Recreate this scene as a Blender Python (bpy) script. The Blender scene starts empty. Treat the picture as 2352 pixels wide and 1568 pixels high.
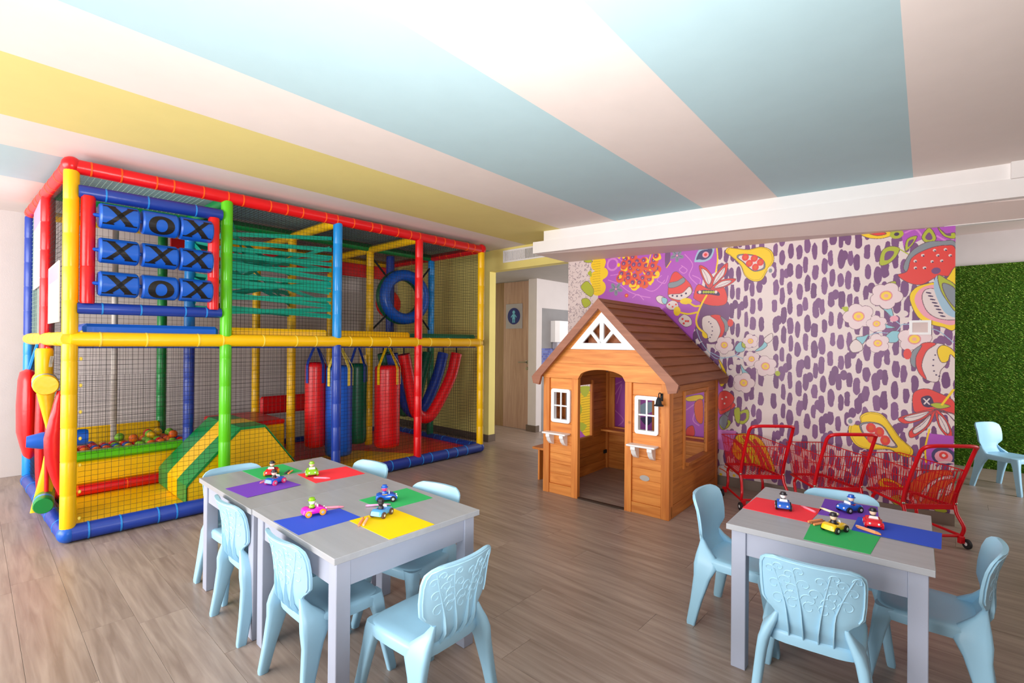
import bpy, math, random
import numpy as np
from mathutils import Vector, Matrix
random.seed(7)
PI = math.pi
S = bpy.context.scene
COL = S.collection

# ------------------------------------------------------------------ camera, world, lights, exposure
cd = bpy.data.cameras.new('camera'); cam = bpy.data.objects.new('camera', cd); COL.objects.link(cam)
cd.sensor_width = 36.0; cd.lens = 17.228; cd.clip_start = 0.05
_R = Vector((0.671, -0.7414, 0.0085)); _F = Vector((0.7415, 0.671, 0.0034)).normalized()
_U = _R.cross(_F).normalized(); _R = _F.cross(_U).normalized()
cam.matrix_world = Matrix(((_R.x, _U.x, -_F.x, 0), (_R.y, _U.y, -_F.y, 0), (_R.z, _U.z, -_F.z, 1.25), (0, 0, 0, 1)))
S.camera = cam

W = bpy.data.worlds.new('daylight'); S.world = W; W.use_nodes = True
W.node_tree.nodes['Background'].inputs[0].default_value = (0.93, 0.96, 1.0, 1)
W.node_tree.nodes['Background'].inputs[1].default_value = 1.35

def area(name, loc, aim, sx, sy, power, color=(1, 1, 1)):
    l = bpy.data.lights.new(name, 'AREA'); l.shape = 'RECTANGLE'; l.size = sx; l.size_y = sy
    l.energy = power; l.color = color
    o = bpy.data.objects.new(name, l); COL.objects.link(o)
    o.location = loc
    o.rotation_euler = (Vector(aim) - Vector(loc)).to_track_quat('-Z', 'Y').to_euler()
    return o
# tall windows along the left side of the room (behind and left of the camera)
area('window_and_fill', (-3.1, 3.3, 1.4), (2.0, 2.8, 1.45), 5.2, 2.0, 200, (1.0, 0.985, 0.975))
# flash head beside the camera, bounced off the ceiling
area('bounce_flash', (0.2, 0.2, 0.95), (1.1, 1.35, 2.41), 0.6, 0.6, 42, (1.0, 0.98, 0.96)).data.spread = 2.6
area('window_and_fill', (0.4, -2.9, 1.5), (3.4, 2.0, 1.3), 3.0, 1.5, 3, (1.0, 0.97, 0.94))  # weak added fill from the right; no window on this side
# window of the side passage on the right
area('passage_daylight', (5.9, -3.1, 1.5), (6.9, 0.6, 1.0), 1.6, 1.7, 32, (0.96, 0.98, 1.0)).data.spread = 1.9

# hidden added lamp behind the mural wall to brighten the door recess
area('door_recess_fill', (5.05, 1.9, 1.95), (5.35, 4.8, 1.0), 0.6, 0.4, 16, (1.0, 0.94, 0.9))

vs = S.view_settings
vs.view_transform = 'Standard'; vs.look = 'None'; vs.gamma = 1.0; vs.use_curve_mapping = False
vs.exposure = 0.56
S.cycles.max_bounces = 8; S.cycles.diffuse_bounces = 5
S.cycles.caustics_reflective = False; S.cycles.caustics_refractive = False

# ------------------------------------------------------------------ helpers
def lin(c):
    return tuple((v / 255 / 12.92) if v / 255 <= 0.04045 else ((v / 255 + 0.055) / 1.055) ** 2.4 for v in c)

MATS = {}
def mat(name, rgb, rough=0.5, spec=0.5, metal=0.0, var=0.06, scale=6.0, bump=0.0, bscale=40.0, emit=0.0, coat=0.0):
    """procedural paint / plastic: a soft noise varies the colour, another one the surface"""
    if name in MATS: return MATS[name]
    m = bpy.data.materials.new(name); m.use_nodes = True
    nt = m.node_tree; b = nt.nodes['Principled BSDF']
    tc = nt.nodes.new('ShaderNodeTexCoord')
    n = nt.nodes.new('ShaderNodeTexNoise'); n.inputs['Scale'].default_value = scale; n.inputs['Detail'].default_value = 3
    r = nt.nodes.new('ShaderNodeValToRGB'); c = lin(rgb)
    r.color_ramp.elements[0].position = 0.3; r.color_ramp.elements[1].position = 0.7
    r.color_ramp.elements[0].color = (*[x * (1 - var) for x in c], 1)
    r.color_ramp.elements[1].color = (*[min(1, x * (1 + var)) for x in c], 1)
    nt.links.new(tc.outputs['Object'], n.inputs['Vector']); nt.links.new(n.outputs['Fac'], r.inputs['Fac'])
    nt.links.new(r.outputs['Color'], b.inputs['Base Color'])
    b.inputs['Roughness'].default_value = rough; b.inputs['Specular IOR Level'].default_value = spec
    b.inputs['Metallic'].default_value = metal
    if coat: b.inputs['Coat Weight'].default_value = coat; b.inputs['Coat Roughness'].default_value = 0.1
    if bump:
        n2 = nt.nodes.new('ShaderNodeTexNoise'); n2.inputs['Scale'].default_value = bscale
        bp = nt.nodes.new('ShaderNodeBump'); bp.inputs['Strength'].default_value = bump; bp.inputs['Distance'].default_value = 0.01
        nt.links.new(tc.outputs['Object'], n2.inputs['Vector']); nt.links.new(n2.outputs['Fac'], bp.inputs['Height'])
        nt.links.new(bp.outputs['Normal'], b.inputs['Normal'])
    MATS[name] = m
    return m

def wood(name, dark, light, axis, rough=0.45, scale=1.0, per_object=0.25, spec=0.4, knots=False):
    """wood grain stretched along one axis; every board differs through Object Info > Random"""
    if name in MATS: return MATS[name]
    m = bpy.data.materials.new(name); m.use_nodes = True
    nt = m.node_tree; N = nt.nodes; L = nt.links; b = N['Principled BSDF']
    tc = N.new('ShaderNodeTexCoord'); oi = N.new('ShaderNodeObjectInfo')
    geo = N.new('ShaderNodeNewGeometry')
    mp = N.new('ShaderNodeMapping'); sc = [22 * scale] * 3; sc[axis] = 1.5 * scale
    mp.inputs['Scale'].default_value = sc
    vm = N.new('ShaderNodeVectorMath'); vm.operation = 'MULTIPLY_ADD'
    cx = N.new('ShaderNodeCombineXYZ')
    for i in range(3): L.new(oi.outputs['Random'], cx.inputs[i])
    L.new(cx.outputs[0], vm.inputs[0]); vm.inputs[1].default_value = (37, 53, 19)
    L.new(geo.outputs['Position'], vm.inputs[2])
    L.new(vm.outputs[0], mp.inputs['Vector'])
    n = N.new('ShaderNodeTexNoise'); n.inputs['Scale'].default_value = 1.6; n.inputs['Detail'].default_value = 6
    n.inputs['Distortion'].default_value = 0.7
    L.new(mp.outputs[0], n.inputs['Vector'])
    r = N.new('ShaderNodeValToRGB'); e = r.color_ramp.elements
    e[0].position = 0.3; e[0].color = (*lin(dark), 1); e[1].position = 0.72; e[1].color = (*lin(light), 1)
    L.new(n.outputs['Fac'], r.inputs['Fac'])
    hs = N.new('ShaderNodeHueSaturation'); mr = N.new('ShaderNodeMapRange')
    mr.inputs['To Min'].default_value = 1 - per_object; mr.inputs['To Max'].default_value = 1 + per_object
    L.new(oi.outputs['Random'], mr.inputs['Value']); L.new(mr.outputs[0], hs.inputs['Value'])
    L.new(r.outputs['Color'], hs.inputs['Color'])
    out = hs.outputs['Color']
    if knots:
        v = N.new('ShaderNodeTexVoronoi'); v.inputs['Scale'].default_value = 4.5
        L.new(vm.outputs[0], v.inputs['Vector'])
        kr = N.new('ShaderNodeValToRGB'); kr.color_ramp.elements[0].position = 0.02; kr.color_ramp.elements[1].position = 0.085
        kr.color_ramp.elements[0].color = (1, 1, 1, 1); kr.color_ramp.elements[1].color = (0, 0, 0, 1)
        L.new(v.outputs['Distance'], kr.inputs['Fac'])
        mx = N.new('ShaderNodeMix'); mx.data_type = 'RGBA'
        L.new(kr.outputs['Color'], mx.inputs[0]); L.new(out, mx.inputs[6]); mx.inputs[7].default_value = (*lin([x * .5 for x in dark]), 1)
        out = mx.outputs[2]
    L.new(out, b.inputs['Base Color'])
    b.inputs['Roughness'].default_value = rough; b.inputs['Specular IOR Level'].default_value = spec
    bp = N.new('ShaderNodeBump'); bp.inputs['Strength'].default_value = 0.08; bp.inputs['Distance'].default_value = 0.004
    L.new(n.outputs['Fac'], bp.inputs['Height']); L.new(bp.outputs['Normal'], b.inputs['Normal'])
    MATS[name] = m
    return m

class MB:
    """collects geometry for ONE mesh object"""
    def __init__(s): s.v = []; s.f = []; s.m = []
    def add(s, vs, fs, mi=0):
        k = len(s.v); s.v += [tuple(map(float, q)) for q in vs]
        for f in fs: s.f.append(tuple(i + k for i in f)); s.m.append(mi)
        return s
    def box(s, x0, y0, z0, x1, y1, z1, ch=0.0, mi=0, M=None):
        if x0 > x1: x0, x1 = x1, x0
        if y0 > y1: y0, y1 = y1, y0
        if z0 > z1: z0, z1 = z1, z0
        X = (x0, x1); Y = (y0, y1); Z = (z0, z1)
        if ch <= 0:
            vs = [(X[i], Y[j], Z[k]) for i in (0, 1) for j in (0, 1) for k in (0, 1)]
            fs = [(0, 1, 3, 2), (4, 6, 7, 5), (0, 4, 5, 1), (2, 3, 7, 6), (0, 2, 6, 4), (1, 5, 7, 3)]
        else:
            ch = min(ch, (x1 - x0) * .49, (y1 - y0) * .49, (z1 - z0) * .49)
            vs = []; ix = {}
            for i in (0, 1):
                for j in (0, 1):
                    for k in (0, 1):
                        sx, sy, sz = 1 - 2 * i, 1 - 2 * j, 1 - 2 * k
                        for a in range(3):
                            q = [X[i] + sx * ch, Y[j] + sy * ch, Z[k] + sz * ch]
                            q[a] = (X[i], Y[j], Z[k])[a]
                            ix[i, j, k, a] = len(vs); vs.append(tuple(q))
            fs = []
            for a, b, c in ((0, 1, 2), (1, 2, 0), (2, 0, 1)):
                for e in (0, 1):
                    def I(p, q, ax):
                        t = [0, 0, 0]; t[a] = e; t[b] = p; t[c] = q
                        return ix[(*t, ax)]
                    f = [I(0, 0, a), I(1, 0, a), I(1, 1, a), I(0, 1, a)]
                    fs.append(tuple(f if e else f[::-1]))
            for a, b, c in ((0, 1, 2), (1, 2, 0), (2, 0, 1)):   # edges along a
                for p in (0, 1):
                    for q in (0, 1):
                        def J(e, ax):
                            t = [0, 0, 0]; t[a] = e; t[b] = p; t[c] = q
                            return ix[(*t, ax)]
                        f = [J(0, b), J(1, b), J(1, c), J(0, c)]
                        fs.append(tuple(f if (p == q) else f[::-1]))
            for i in (0, 1):
                for j in (0, 1):
                    for k in (0, 1):
                        f = [ix[i, j, k, 0], ix[i, j, k, 1], ix[i, j, k, 2]]
                        fs.append(tuple(f if (i + j + k) % 2 else f[::-1]))
        if M is not None: vs = [tuple(M @ Vector(q)) for q in vs]
        return s.add(vs, fs, mi)
    def tube(s, pts, r, n=8, mi=0, closed=False, caps=True):
        P = [Vector(p) for p in pts]; m = len(P)
        rs = r if isinstance(r, (list, tuple)) else [r] * m
        vs = []; up = None
        for i in range(m):
            a = P[(i - 1) % m] if (closed or i > 0) else P[i]; b = P[(i + 1) % m] if (closed or i < m - 1) else P[i]
            t = (b - a)
            t = t.normalized() if t.length > 1e-9 else Vector((0, 0, 1))
            if up is None:
                up = t.orthogonal().normalized()
            up = (up - t * up.dot(t)); up = up.normalized() if up.length > 1e-6 else t.orthogonal().normalized()
            w = t.cross(up)
            for k in range(n):
                an = 2 * PI * k / n
                vs.append(P[i] + (up * math.cos(an) + w * math.sin(an)) * rs[i])
        fs = []
        for i in range(m if closed else m - 1):
            j = (i + 1) % m
            for k in range(n):
                l = (k + 1) % n
                fs.append((i * n + k, i * n + l, j * n + l, j * n + k))
        if caps and not closed:
            fs.append(tuple(range(n))[::-1]); fs.append(tuple((m - 1) * n + k for k in range(n)))
        return s.add(vs, fs, mi)
    def lathe(s, prof, o, d=(0, 0, 1), n=16, mi=0, sx=1.0):
        d = Vector(d).normalized(); a = d.orthogonal().normalized(); b = d.cross(a); o = Vector(o)
        vs = []
        for r, h in prof:
            for k in range(n):
                an = 2 * PI * k / n
                vs.append(o + d * h + (a * math.cos(an) * sx + b * math.sin(an)) * r)
        fs = []
        for i in range(len(prof) - 1):
            for k in range(n):
                l = (k + 1) % n
                fs.append((i * n + k, i * n + l, (i + 1) * n + l, (i + 1) * n + k))
        fs.append(tuple(range(n))[::-1]); fs.append(tuple((len(prof) - 1) * n + k for k in range(n)))
        return s.add(vs, fs, mi)
    def prism(s, poly, f0, f1, mi=0):
        """poly: 2-D points; f0 / f1 map a 2-D point to the two end faces"""
        n = len(poly)
        vs = [f0(*q) for q in poly] + [f1(*q) for q in poly]
        fs = [tuple(range(n))[::-1], tuple(range(n, 2 * n))]
        for i in range(n):
            j = (i + 1) % n
            fs.append((i, j, n + j, n + i))
        return s.add(vs, fs, mi)
    def loft(s, rings, mi=0, caps=True):
        n = len(rings[0]); vs = [q for r in rings for q in r]; fs = []
        for i in range(len(rings) - 1):
            for k in range(n):
                l = (k + 1) % n
                fs.append((i * n + k, i * n + l, (i + 1) * n + l, (i + 1) * n + k))
        if caps:
            fs.append(tuple(range(n))[::-1]); fs.append(tuple((len(rings) - 1) * n + k for k in range(n)))
        return s.add(vs, fs, mi)
    def ball(s, c, r, n=12, m=8, mi=0):
        vs = []; fs = []
        rr = r if isinstance(r, (tuple, list)) else (r, r, r)
        for i in range(m + 1):
            th = PI * i / m
            for k in range(n):
                an = 2 * PI * k / n
                vs.append((c[0] + rr[0] * math.sin(th) * math.cos(an), c[1] + rr[1] * math.sin(th) * math.sin(an), c[2] + rr[2] * math.cos(th)))
        for i in range(m):
            for k in range(n):
                l = (k + 1) % n
                fs.append((i * n + k, (i + 1) * n + k, (i + 1) * n + l, i * n + l))
        return s.add(vs, fs, mi)
    def mesh(s, name, mats, smooth=None):
        me = bpy.data.meshes.new(name); me.from_pydata(s.v, [], s.f)
        for m in (mats if isinstance(mats, (list, tuple)) else [mats]): me.materials.append(m)
        if any(s.m): me.polygons.foreach_set('material_index', s.m)
        if smooth is not None:
            me.polygons.foreach_set('use_smooth', [True] * len(me.polygons))
            me.update(); me.set_sharp_from_angle(angle=math.radians(smooth))
        me.update()
        return me
    def build(s, name, mats, parent=None, smooth=None, kind=None, label=None):
        return link(name, s.mesh(name, mats, smooth), parent, kind, label)

def link(name, me, parent=None, kind=None, label=None):
    o = bpy.data.objects.new(name, me); COL.objects.link(o)
    if parent is not None:
        o.parent = parent
        if 'ox' in parent: o.matrix_parent_inverse = Matrix.Translation((-parent['ox'], -parent['oy'], -parent['oz']))
    if kind: o['kind'] = kind
    if label: o['label'] = label
    return o

def thing(name, label, cat, loc=(0, 0, 0), rotz=0.0, group=None, world=False):
    """an Empty at the base of a thing; world=True: its parts are written in room coordinates"""
    o = bpy.data.objects.new(name, None); COL.objects.link(o); o.empty_display_size = 0.05
    o.location = loc; o.rotation_euler = (0, 0, rotz); o['label'] = label; o['category'] = cat
    if world: o['ox'], o['oy'], o['oz'] = float(loc[0]), float(loc[1]), float(loc[2])
    if group: o['group'] = group
    return o
def tag(o, label, cat, group=None):
    o['label'] = label; o['category'] = cat
    if group: o['group'] = group
    return o
def struct(name, mb, mats, parent=None, smooth=None):
    o = mb.build(name, mats, parent, smooth)
    if parent is None: o['kind'] = 'structure'
    return o
def dup(root, loc, rotz, label, group=None):
    r = root.copy(); COL.objects.link(r); r.location = loc; r.rotation_euler = (0, 0, rotz); r['label'] = label
    if group: r['group'] = group
    for ch in list(root.children):
        c = ch.copy(); COL.objects.link(c); c.parent = r
        for g in list(ch.children):
            d = g.copy(); COL.objects.link(d); d.parent = c
    return r

def spline(P, k=6, closed=False):
    """Catmull-Rom through the points"""
    P = [Vector(p) for p in P]; n = len(P); out = []
    for i in range(n if closed else n - 1):
        p0 = P[(i - 1) % n] if (closed or i > 0) else P[i]; p1 = P[i]; p2 = P[(i + 1) % n]
        p3 = P[(i + 2) % n] if (closed or i + 2 < n) else p2
        for j in range(k):
            t = j / k
            out.append(0.5 * ((2 * p1) + (p2 - p0) * t + (2 * p0 - 5 * p1 + 4 * p2 - p3) * t * t + (3 * p1 - p0 - 3 * p2 + p3) * t ** 3))
    if not closed: out.append(P[-1])
    return out

# ------------------------------------------------------------------ materials
M_white = mat('white_wall_paint', (214, 205, 203), .7, .3, var=.02, bump=.05, bscale=120)
M_ceil_w = mat('ceiling_white_paint', (234, 224, 219), .75, .2, var=.015)
M_ceil_t = mat('ceiling_teal_paint', (182, 212, 220), .75, .2, var=.015)
M_ceil_y = mat('ceiling_yellow_paint', (228, 214, 140), .75, .2, var=.015)
M_beam = mat('beam_white_paint', (240, 236, 234), .6, .3, var=.015)
M_soffit = mat('soffit_paint', (222, 205, 198), .7, .2, var=.015)
M_yellow_wall = mat('yellow_wall_paint', (232, 216, 132), .7, .3, var=.02)
M_grey_wall = mat('grey_wall_paint', (176, 170, 164), .7, .3, var=.03)
M_base = mat('brown_skirting', (104, 88, 76), .5, .4, var=.08)
M_plank = wood('oak_plank', (138, 119, 108), (174, 155, 143), 1, rough=.33, scale=1.0, per_object=.07, spec=.5)
M_gap = mat('dark_joint_line', (92, 78, 68), .8, .2)  # own dark colour of the floor base, showing in the plank joints
M_red = mat('red_vinyl', (226, 14, 22), .32, .5, var=.05, bump=.10, bscale=30)
M_yel = mat('yellow_vinyl', (252, 196, 2), .34, .5, var=.05, bump=.10, bscale=30)
M_lime = mat('lime_vinyl', (92, 200, 16), .3, .5, var=.05, bump=.08, bscale=30)
M_green = mat('green_vinyl', (8, 138, 62), .35, .5, var=.05, bump=.08, bscale=30)
M_dgreen = mat('dark_green_vinyl', (8, 104, 72), .35, .5, var=.06)
M_sky = mat('sky_blue_vinyl', (22, 142, 222), .3, .5, var=.05, bump=.08, bscale=30)
M_blue = mat('blue_vinyl', (20, 92, 200), .32, .5, var=.05, bump=.10, bscale=25)
M_navy = mat('navy_vinyl', (30, 62, 160), .34, .5, var=.06, bump=.12, bscale=25)
M_teal = mat('teal_strap', (8, 158, 132), .6, .3, var=.08)
M_net = mat('dark_net_cord', (40, 36, 34), .8, .2)
M_netg = mat('pale_net_cord', (150, 176, 164), .8, .2)
M_tie_o = mat('orange_cable_tie', (255, 96, 20), .4, .4)
M_tie_b = mat('light_blue_cable_tie', (40, 140, 225), .4, .4)
M_tie_y = mat('yellow_cable_tie', (255, 224, 90), .4, .4)
M_black = mat('black_print', (24, 22, 24), .4, .4)
M_strapb = mat('black_webbing', (30, 32, 36), .7, .3)
M_pole = mat('grey_white_pole', (205, 196, 186), .5, .4)
M_steel = mat('brushed_steel', (170, 165, 155), .35, .5, metal=.9)
M_chair = mat('light_blue_plastic', (158, 203, 227), .36, .45, var=.025)
M_grain = mat('light_blue_relief', (166, 209, 231), .4, .45, var=.025)
M_ttop = wood('grey_table_laminate', (158, 159, 164), (168, 169, 174), 1, rough=.3, scale=.8, per_object=.02, spec=.5)
M_tleg = mat('lilac_grey_paint', (164, 169, 186), .45, .4, var=.03)
M_cart = mat('red_powder_coat', (206, 6, 24), .3, .55, var=.04)
M_rubber = mat('grey_rubber', (44, 40, 42), .7, .3)
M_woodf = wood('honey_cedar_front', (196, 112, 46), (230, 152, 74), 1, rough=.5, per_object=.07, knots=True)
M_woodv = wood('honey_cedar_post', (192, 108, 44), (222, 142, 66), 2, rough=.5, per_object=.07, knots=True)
M_woods = wood('cedar_shaded_side', (164, 92, 34), (206, 128, 56), 0, rough=.5, per_object=.09, knots=True)  # darker copy of the front cedar: side-wall shade put into the colour
M_roof = wood('brown_roof_board', (122, 66, 34), (152, 88, 48), 0, rough=.55, per_object=.08)
M_rake = wood('reddish_trim_board', (134, 82, 60), (156, 100, 76), 1, rough=.5, per_object=.05)
M_wplas = mat('white_plastic', (240, 238, 238), .35, .4, var=.01)
M_doorw = wood('pale_door_veneer', (176, 140, 122), (198, 164, 144), 2, rough=.45, per_object=.02)
M_doord = wood('darker_oak_panel', (138, 106, 70), (160, 126, 86), 2, rough=.45, per_object=.02)
M_glass = mat('clear_pane', (200, 205, 210), .05, .5)

# ------------------------------------------------------------------ room shell
struct('floor', MB().box(-3.2, -3.4, -0.10, 7.4, 6.46, -0.006), M_gap)
floor = bpy.data.objects['floor']
def in_view(x, y):
    d = Vector((x, y, -1.25)); z = d.dot(_F)
    if z < 0.3: return False
    return abs(d.dot(_R) / z) < 1.18 and abs(d.dot(_U) / z) < 0.85
PW = 0.182
pm = MB().box(0.0005, 0.0, -0.006, PW - 0.0005, 1.0, 0.0, .0004).mesh('plank', M_plank)
rest = MB()
col = 0
x = -3.13
while x < 7.2:
    random.seed(1000 + col)
    y = -3.3 - random.random() * 1.2
    while y < 6.36:
        L = 1.22; y0 = max(y, -3.35); y1 = min(y + L - .001, 6.355)
        if y1 - y0 > .03:
            vis = any(in_view(x + PW / 2, yy) for yy in (y0, (y0 + y1) / 2, y1))
            hid = (y0 > 5.0 and 0.6 < x < 4.2) or (x > 5.4 and y0 > .5) or (x > 4.5 and y0 > 0 and y1 < 3.0) or (x > 4.4 and y0 > 4.5 and x > 5.3)
            if vis and not hid:
                o = link('plank', pm, floor); o.location = (x, y0, 0); o.scale = (1, y1 - y0, 1)
            else: rest.box(x + .0008, y0, -.006, x + PW - .0008, y1, 0)
        y += L
    x += PW; col += 1
rest.build('plank', M_plank, floor, kind='stuff')

struct('wall_front_unseen', MB().box(-3.2, -3.45, 0, 4.7, -3.35, 2.41), mat('taupe_wall_paint', (128, 114, 104), .7, .3, var=.03))  # unseen wall, added and kept dark to cut light from the right
struct('wall_window_side_unseen', MB().box(-3.3, -3.45, 0, -3.2, .6, 2.41), mat('taupe_wall_paint', (128, 114, 104)))  # unseen wall piece, added to close off part of the open window side
bpy.data.objects['wall_window_side_unseen'].name = 'wall_side_unseen'
# ceiling: parallel painted stripes
ZC = 2.41
ln = [(.071, 2.857, 3.868, 2.965), (.093, 3.657, 3.72, 3.740), (.109, 4.219, 4.0, 4.34), (.132, 5.027, 4.0, 5.13),
      (.188, 2.284, 3.922, 2.378), (.886, 1.494, 4.067, 1.591), (1.377, .938, 4.206, 1.037), (2.08, .142, 4.293, .218)]
def at(l, x): return l[1] + (l[3] - l[1]) * (x - l[0]) / (l[2] - l[0])
ln.sort(key=lambda l: at(l, 2.0))
xa, xb = -3.1, 5.2
ys = [(at(l, xa), at(l, xb)) for l in ln]
ys = [(-3.4, -3.4)] + ys + [(6.46, 6.46)]
# order from the right: white, teal, white, teal, white, yellow, white, teal, white
seq = [0, 1, 0, 1, 0, 2, 0, 1, 0]
cm = MB()
for i, mi in enumerate(seq):
    (a0, a1), (b0, b1) = ys[i], ys[i + 1]
    k = [(xa, a0, ZC), (xb, a1, ZC), (xb, b1, ZC), (xa, b0, ZC)]
    cm.add(k, [(0, 3, 2, 1)], mi)
cm.add([(xa, -3.4, ZC + .1), (xb, -3.4, ZC + .1), (xb, 6.46, ZC + .1), (xa, 6.46, ZC + .1)], [(0, 1, 2, 3)], 0)
struct('ceiling', cm, [M_ceil_w, M_ceil_t, M_ceil_y])

struct('wall_left', MB().box(-3.2, 6.36, 0, 4.40, 6.46, ZC), M_white)
# yellow wall at the end of the play frame, with its square end by the passage
struct('wall_back', MB().box(4.40, 4.37, 0, 4.51, 6.36, ZC), M_yellow_wall)
struct('baseboard_back', MB().box(4.386, 4.358, 0, 4.516, 6.355, .088, .003), M_base)
# yellow lintel over the passage with the ceiling above it
struct('trim_1', MB().box(4.385, 3.17, 2.15, 4.50, 4.372, ZC), M_yellow_wall)
# passage behind: ceiling, door wall, washroom wall
struct('trim_2', MB().box(4.50, .3, 2.165, 7.3, 6.3, 2.26), M_grey_wall)
struct('wall_door', MB().box(5.40, 5.24, 0, 5.50, 6.3, 2.165).box(5.40, 4.42, 2.155, 5.5, 5.24, 2.165), M_grey_wall)
struct('wall_washroom', MB().box(5.34, 4.37, 0, 5.46, 4.52, 2.165).box(5.46, 4.37, 1.755, 7.2, 4.47, 2.165), M_white)
struct('wall_washroom_tiled', MB().box(5.46, 4.374, 0, 7.2, 4.47, 1.755), mat('grey_tile_wall', (138, 134, 134), .5, .4))
bpy.data.objects['wall_washroom_tiled'].name = 'wall_washroom_lower'
struct('baseboard_passage', MB().box(5.328, 4.36, 0, 5.41, 4.545, .09, .003), M_base)
# small blue mosaic over the basin
mo = MB()
for i in range(30):
    for k in range(7):
        x0 = 5.465 + i * .034; z0 = .945 + k * .034
        mo.box(x0, 4.370, z0, x0 + .030, 4.376, z0 + .030, 0, mi=0 if random.random() < .6 else 1)
ml = mo.build('mosaic_tile', [mat('indigo_tile', (62, 66, 148), .25, .5), mat('blue_tile', (92, 104, 176), .25, .5)], bpy.data.objects['wall_washroom_lower'], kind='stuff')

# mural wall: a free-standing wall carrying a printed wallpaper
MA = Vector((4.415, 3.163)); MBv = Vector((4.62, .003)); mt = (MBv - MA).normalized(); ML = (MBv - MA).length
mn = Vector((mt.y, -mt.x))            # towards the room (-x)
if mn.x > 0: mn = -mn
def mur(u, z, off=0.0):
    q = MA + mt * u + mn * off
    return (q.x, q.y, z)
def wallbox(u0, u1, z0, z1, f0, f1, mi=0, mb=None):
    mb = mb or MB()
    vs = [mur(u, z, f) for u in (u0, u1) for z in (z0, z1) for f in (f0, f1)]
    return mb.add(vs, [(0, 1, 3, 2), (4, 6, 7, 5), (0, 4, 5, 1), (2, 3, 7, 6), (0, 2, 6, 4), (1, 5, 7, 3)], mi)
wb = wallbox(0, ML, 0, 2.19, 0, -.10)
wall_mural = struct('wall_mural', wb, M_white)
bb = struct('baseboard_mural', wallbox(0.0, ML + .003, 0, .082, .012, .0005), mat('grey_brown_skirting', (128, 112, 100), .5, .4, var=.06))

PXM = 440
MH = 2.15
iw, ih = int(ML * PXM), int(MH * PXM)
img = np.zeros((ih, iw, 3), np.float32)
PAL = dict(k=(70, 48, 84), P=(120, 74, 122), V=(178, 84, 188), L=(212, 130, 206), W=(226, 208, 205), R=(226, 66, 60), O=(226, 96, 44),
           Y=(244, 204, 28), o=(140, 104, 30), G=(176, 184, 52), T=(142, 196, 208), B=(160, 190, 210), D=(134, 140, 148), K=(236, 160, 176), N=(72, 66, 110))
yy, xx = np.mgrid[0:ih, 0:iw]
uu = (xx + .5) / PXM * 1000; vv = (yy + .5) / PXM * 1000
rng = np.random.RandomState(3)
def fillpoly(pts, colr):
    P = np.array(pts, float); x0, x1 = P[:, 0].min(), P[:, 0].max(); y0, y1 = P[:, 1].min(), P[:, 1].max()
    a = max(0, int(x0 * PXM / 1000)); b = min(iw, int(x1 * PXM / 1000) + 2); c = max(0, int(y0 * PXM / 1000)); d = min(ih, int(y1 * PXM / 1000) + 2)
    if a >= b or c >= d: return
    U = uu[c:d, a:b]; V = vv[c:d, a:b]; ins = np.zeros(U.shape, bool)
    for i in range(len(P)):
        (ax, ay), (bx, by) = P[i], P[(i + 1) % len(P)]
        if ay == by: continue
        ins ^= ((ay > V) != (by > V)) & (U < (bx - ax) * (V - ay) / (by - ay) + ax)
    img[c:d, a:b][ins] = colr
def fillell(cx, cy, rx, ry, rot, colr):
    r = max(rx, ry) + 4
    a = max(0, int((cx - r) * PXM / 1000)); b = min(iw, int((cx + r) * PXM / 1000) + 1); c = max(0, int((cy - r) * PXM / 1000)); d = min(ih, int((cy + r) * PXM / 1000) + 1)
    if a >= b or c >= d: return
    U = uu[c:d, a:b] - cx; V = vv[c:d, a:b] - cy; co, si = math.cos(math.radians(rot)), math.sin(math.radians(rot))
    img[c:d, a:b][((U * co + V * si) / max(rx, 1)) ** 2 + ((-U * si + V * co) / max(ry, 1)) ** 2 < 1] = colr
def sp2(pts, closed): return [(p.x, p.y) for p in spline([(x, y, 0) for x, y in pts], 7, closed)]
def stroke(pts, w, colr):
    for (ax, ay), (bx, by) in zip(pts[:-1], pts[1:]):
        n = max(1, int(math.hypot(bx - ax, by - ay) / max(1.5, w * .25)))
        for i in range(n): fillell(ax + (bx - ax) * i / n, ay + (by - ay) * i / n, w / 2, w / 2, 0, colr)
# ground: off-white with rows of long purple brush dabs
img[:] = PAL['W']
c = 0; u = 900.0
while u < ML * 1000 + 60:
    gap = abs(u - 2010) < 30
    if not gap:
        v = (c % 2) * 78 + rng.uniform(-20, 20)
        while v < 2200:
            h = rng.uniform(54, 74); w = rng.uniform(18, 26)
            shade = rng.uniform(-8, 10)
            colr = tuple(max(0, q + shade - (14 if u < 1500 else 0)) for q in PAL['P'])
            pts = []
            for k in range(12):
                an = 2 * PI * k / 12; s = abs(math.sin(an)) ** .8 * (1 if math.sin(an) >= 0 else -1)
                pts.append((u + math.copysign(abs(math.cos(an)) ** .75, math.cos(an)) * w * rng.uniform(.78, 1.1) + 9 * math.sin(v), v + s * h * rng.uniform(.9, 1.06)))
            fillpoly(sp2(pts, True), colr)
            if rng.rand() < .16: fillell(u + 26, v + rng.uniform(20, 60), 24, 40, 0, colr)
            v += rng.uniform(146, 172)
    u += 57; c += 1
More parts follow.
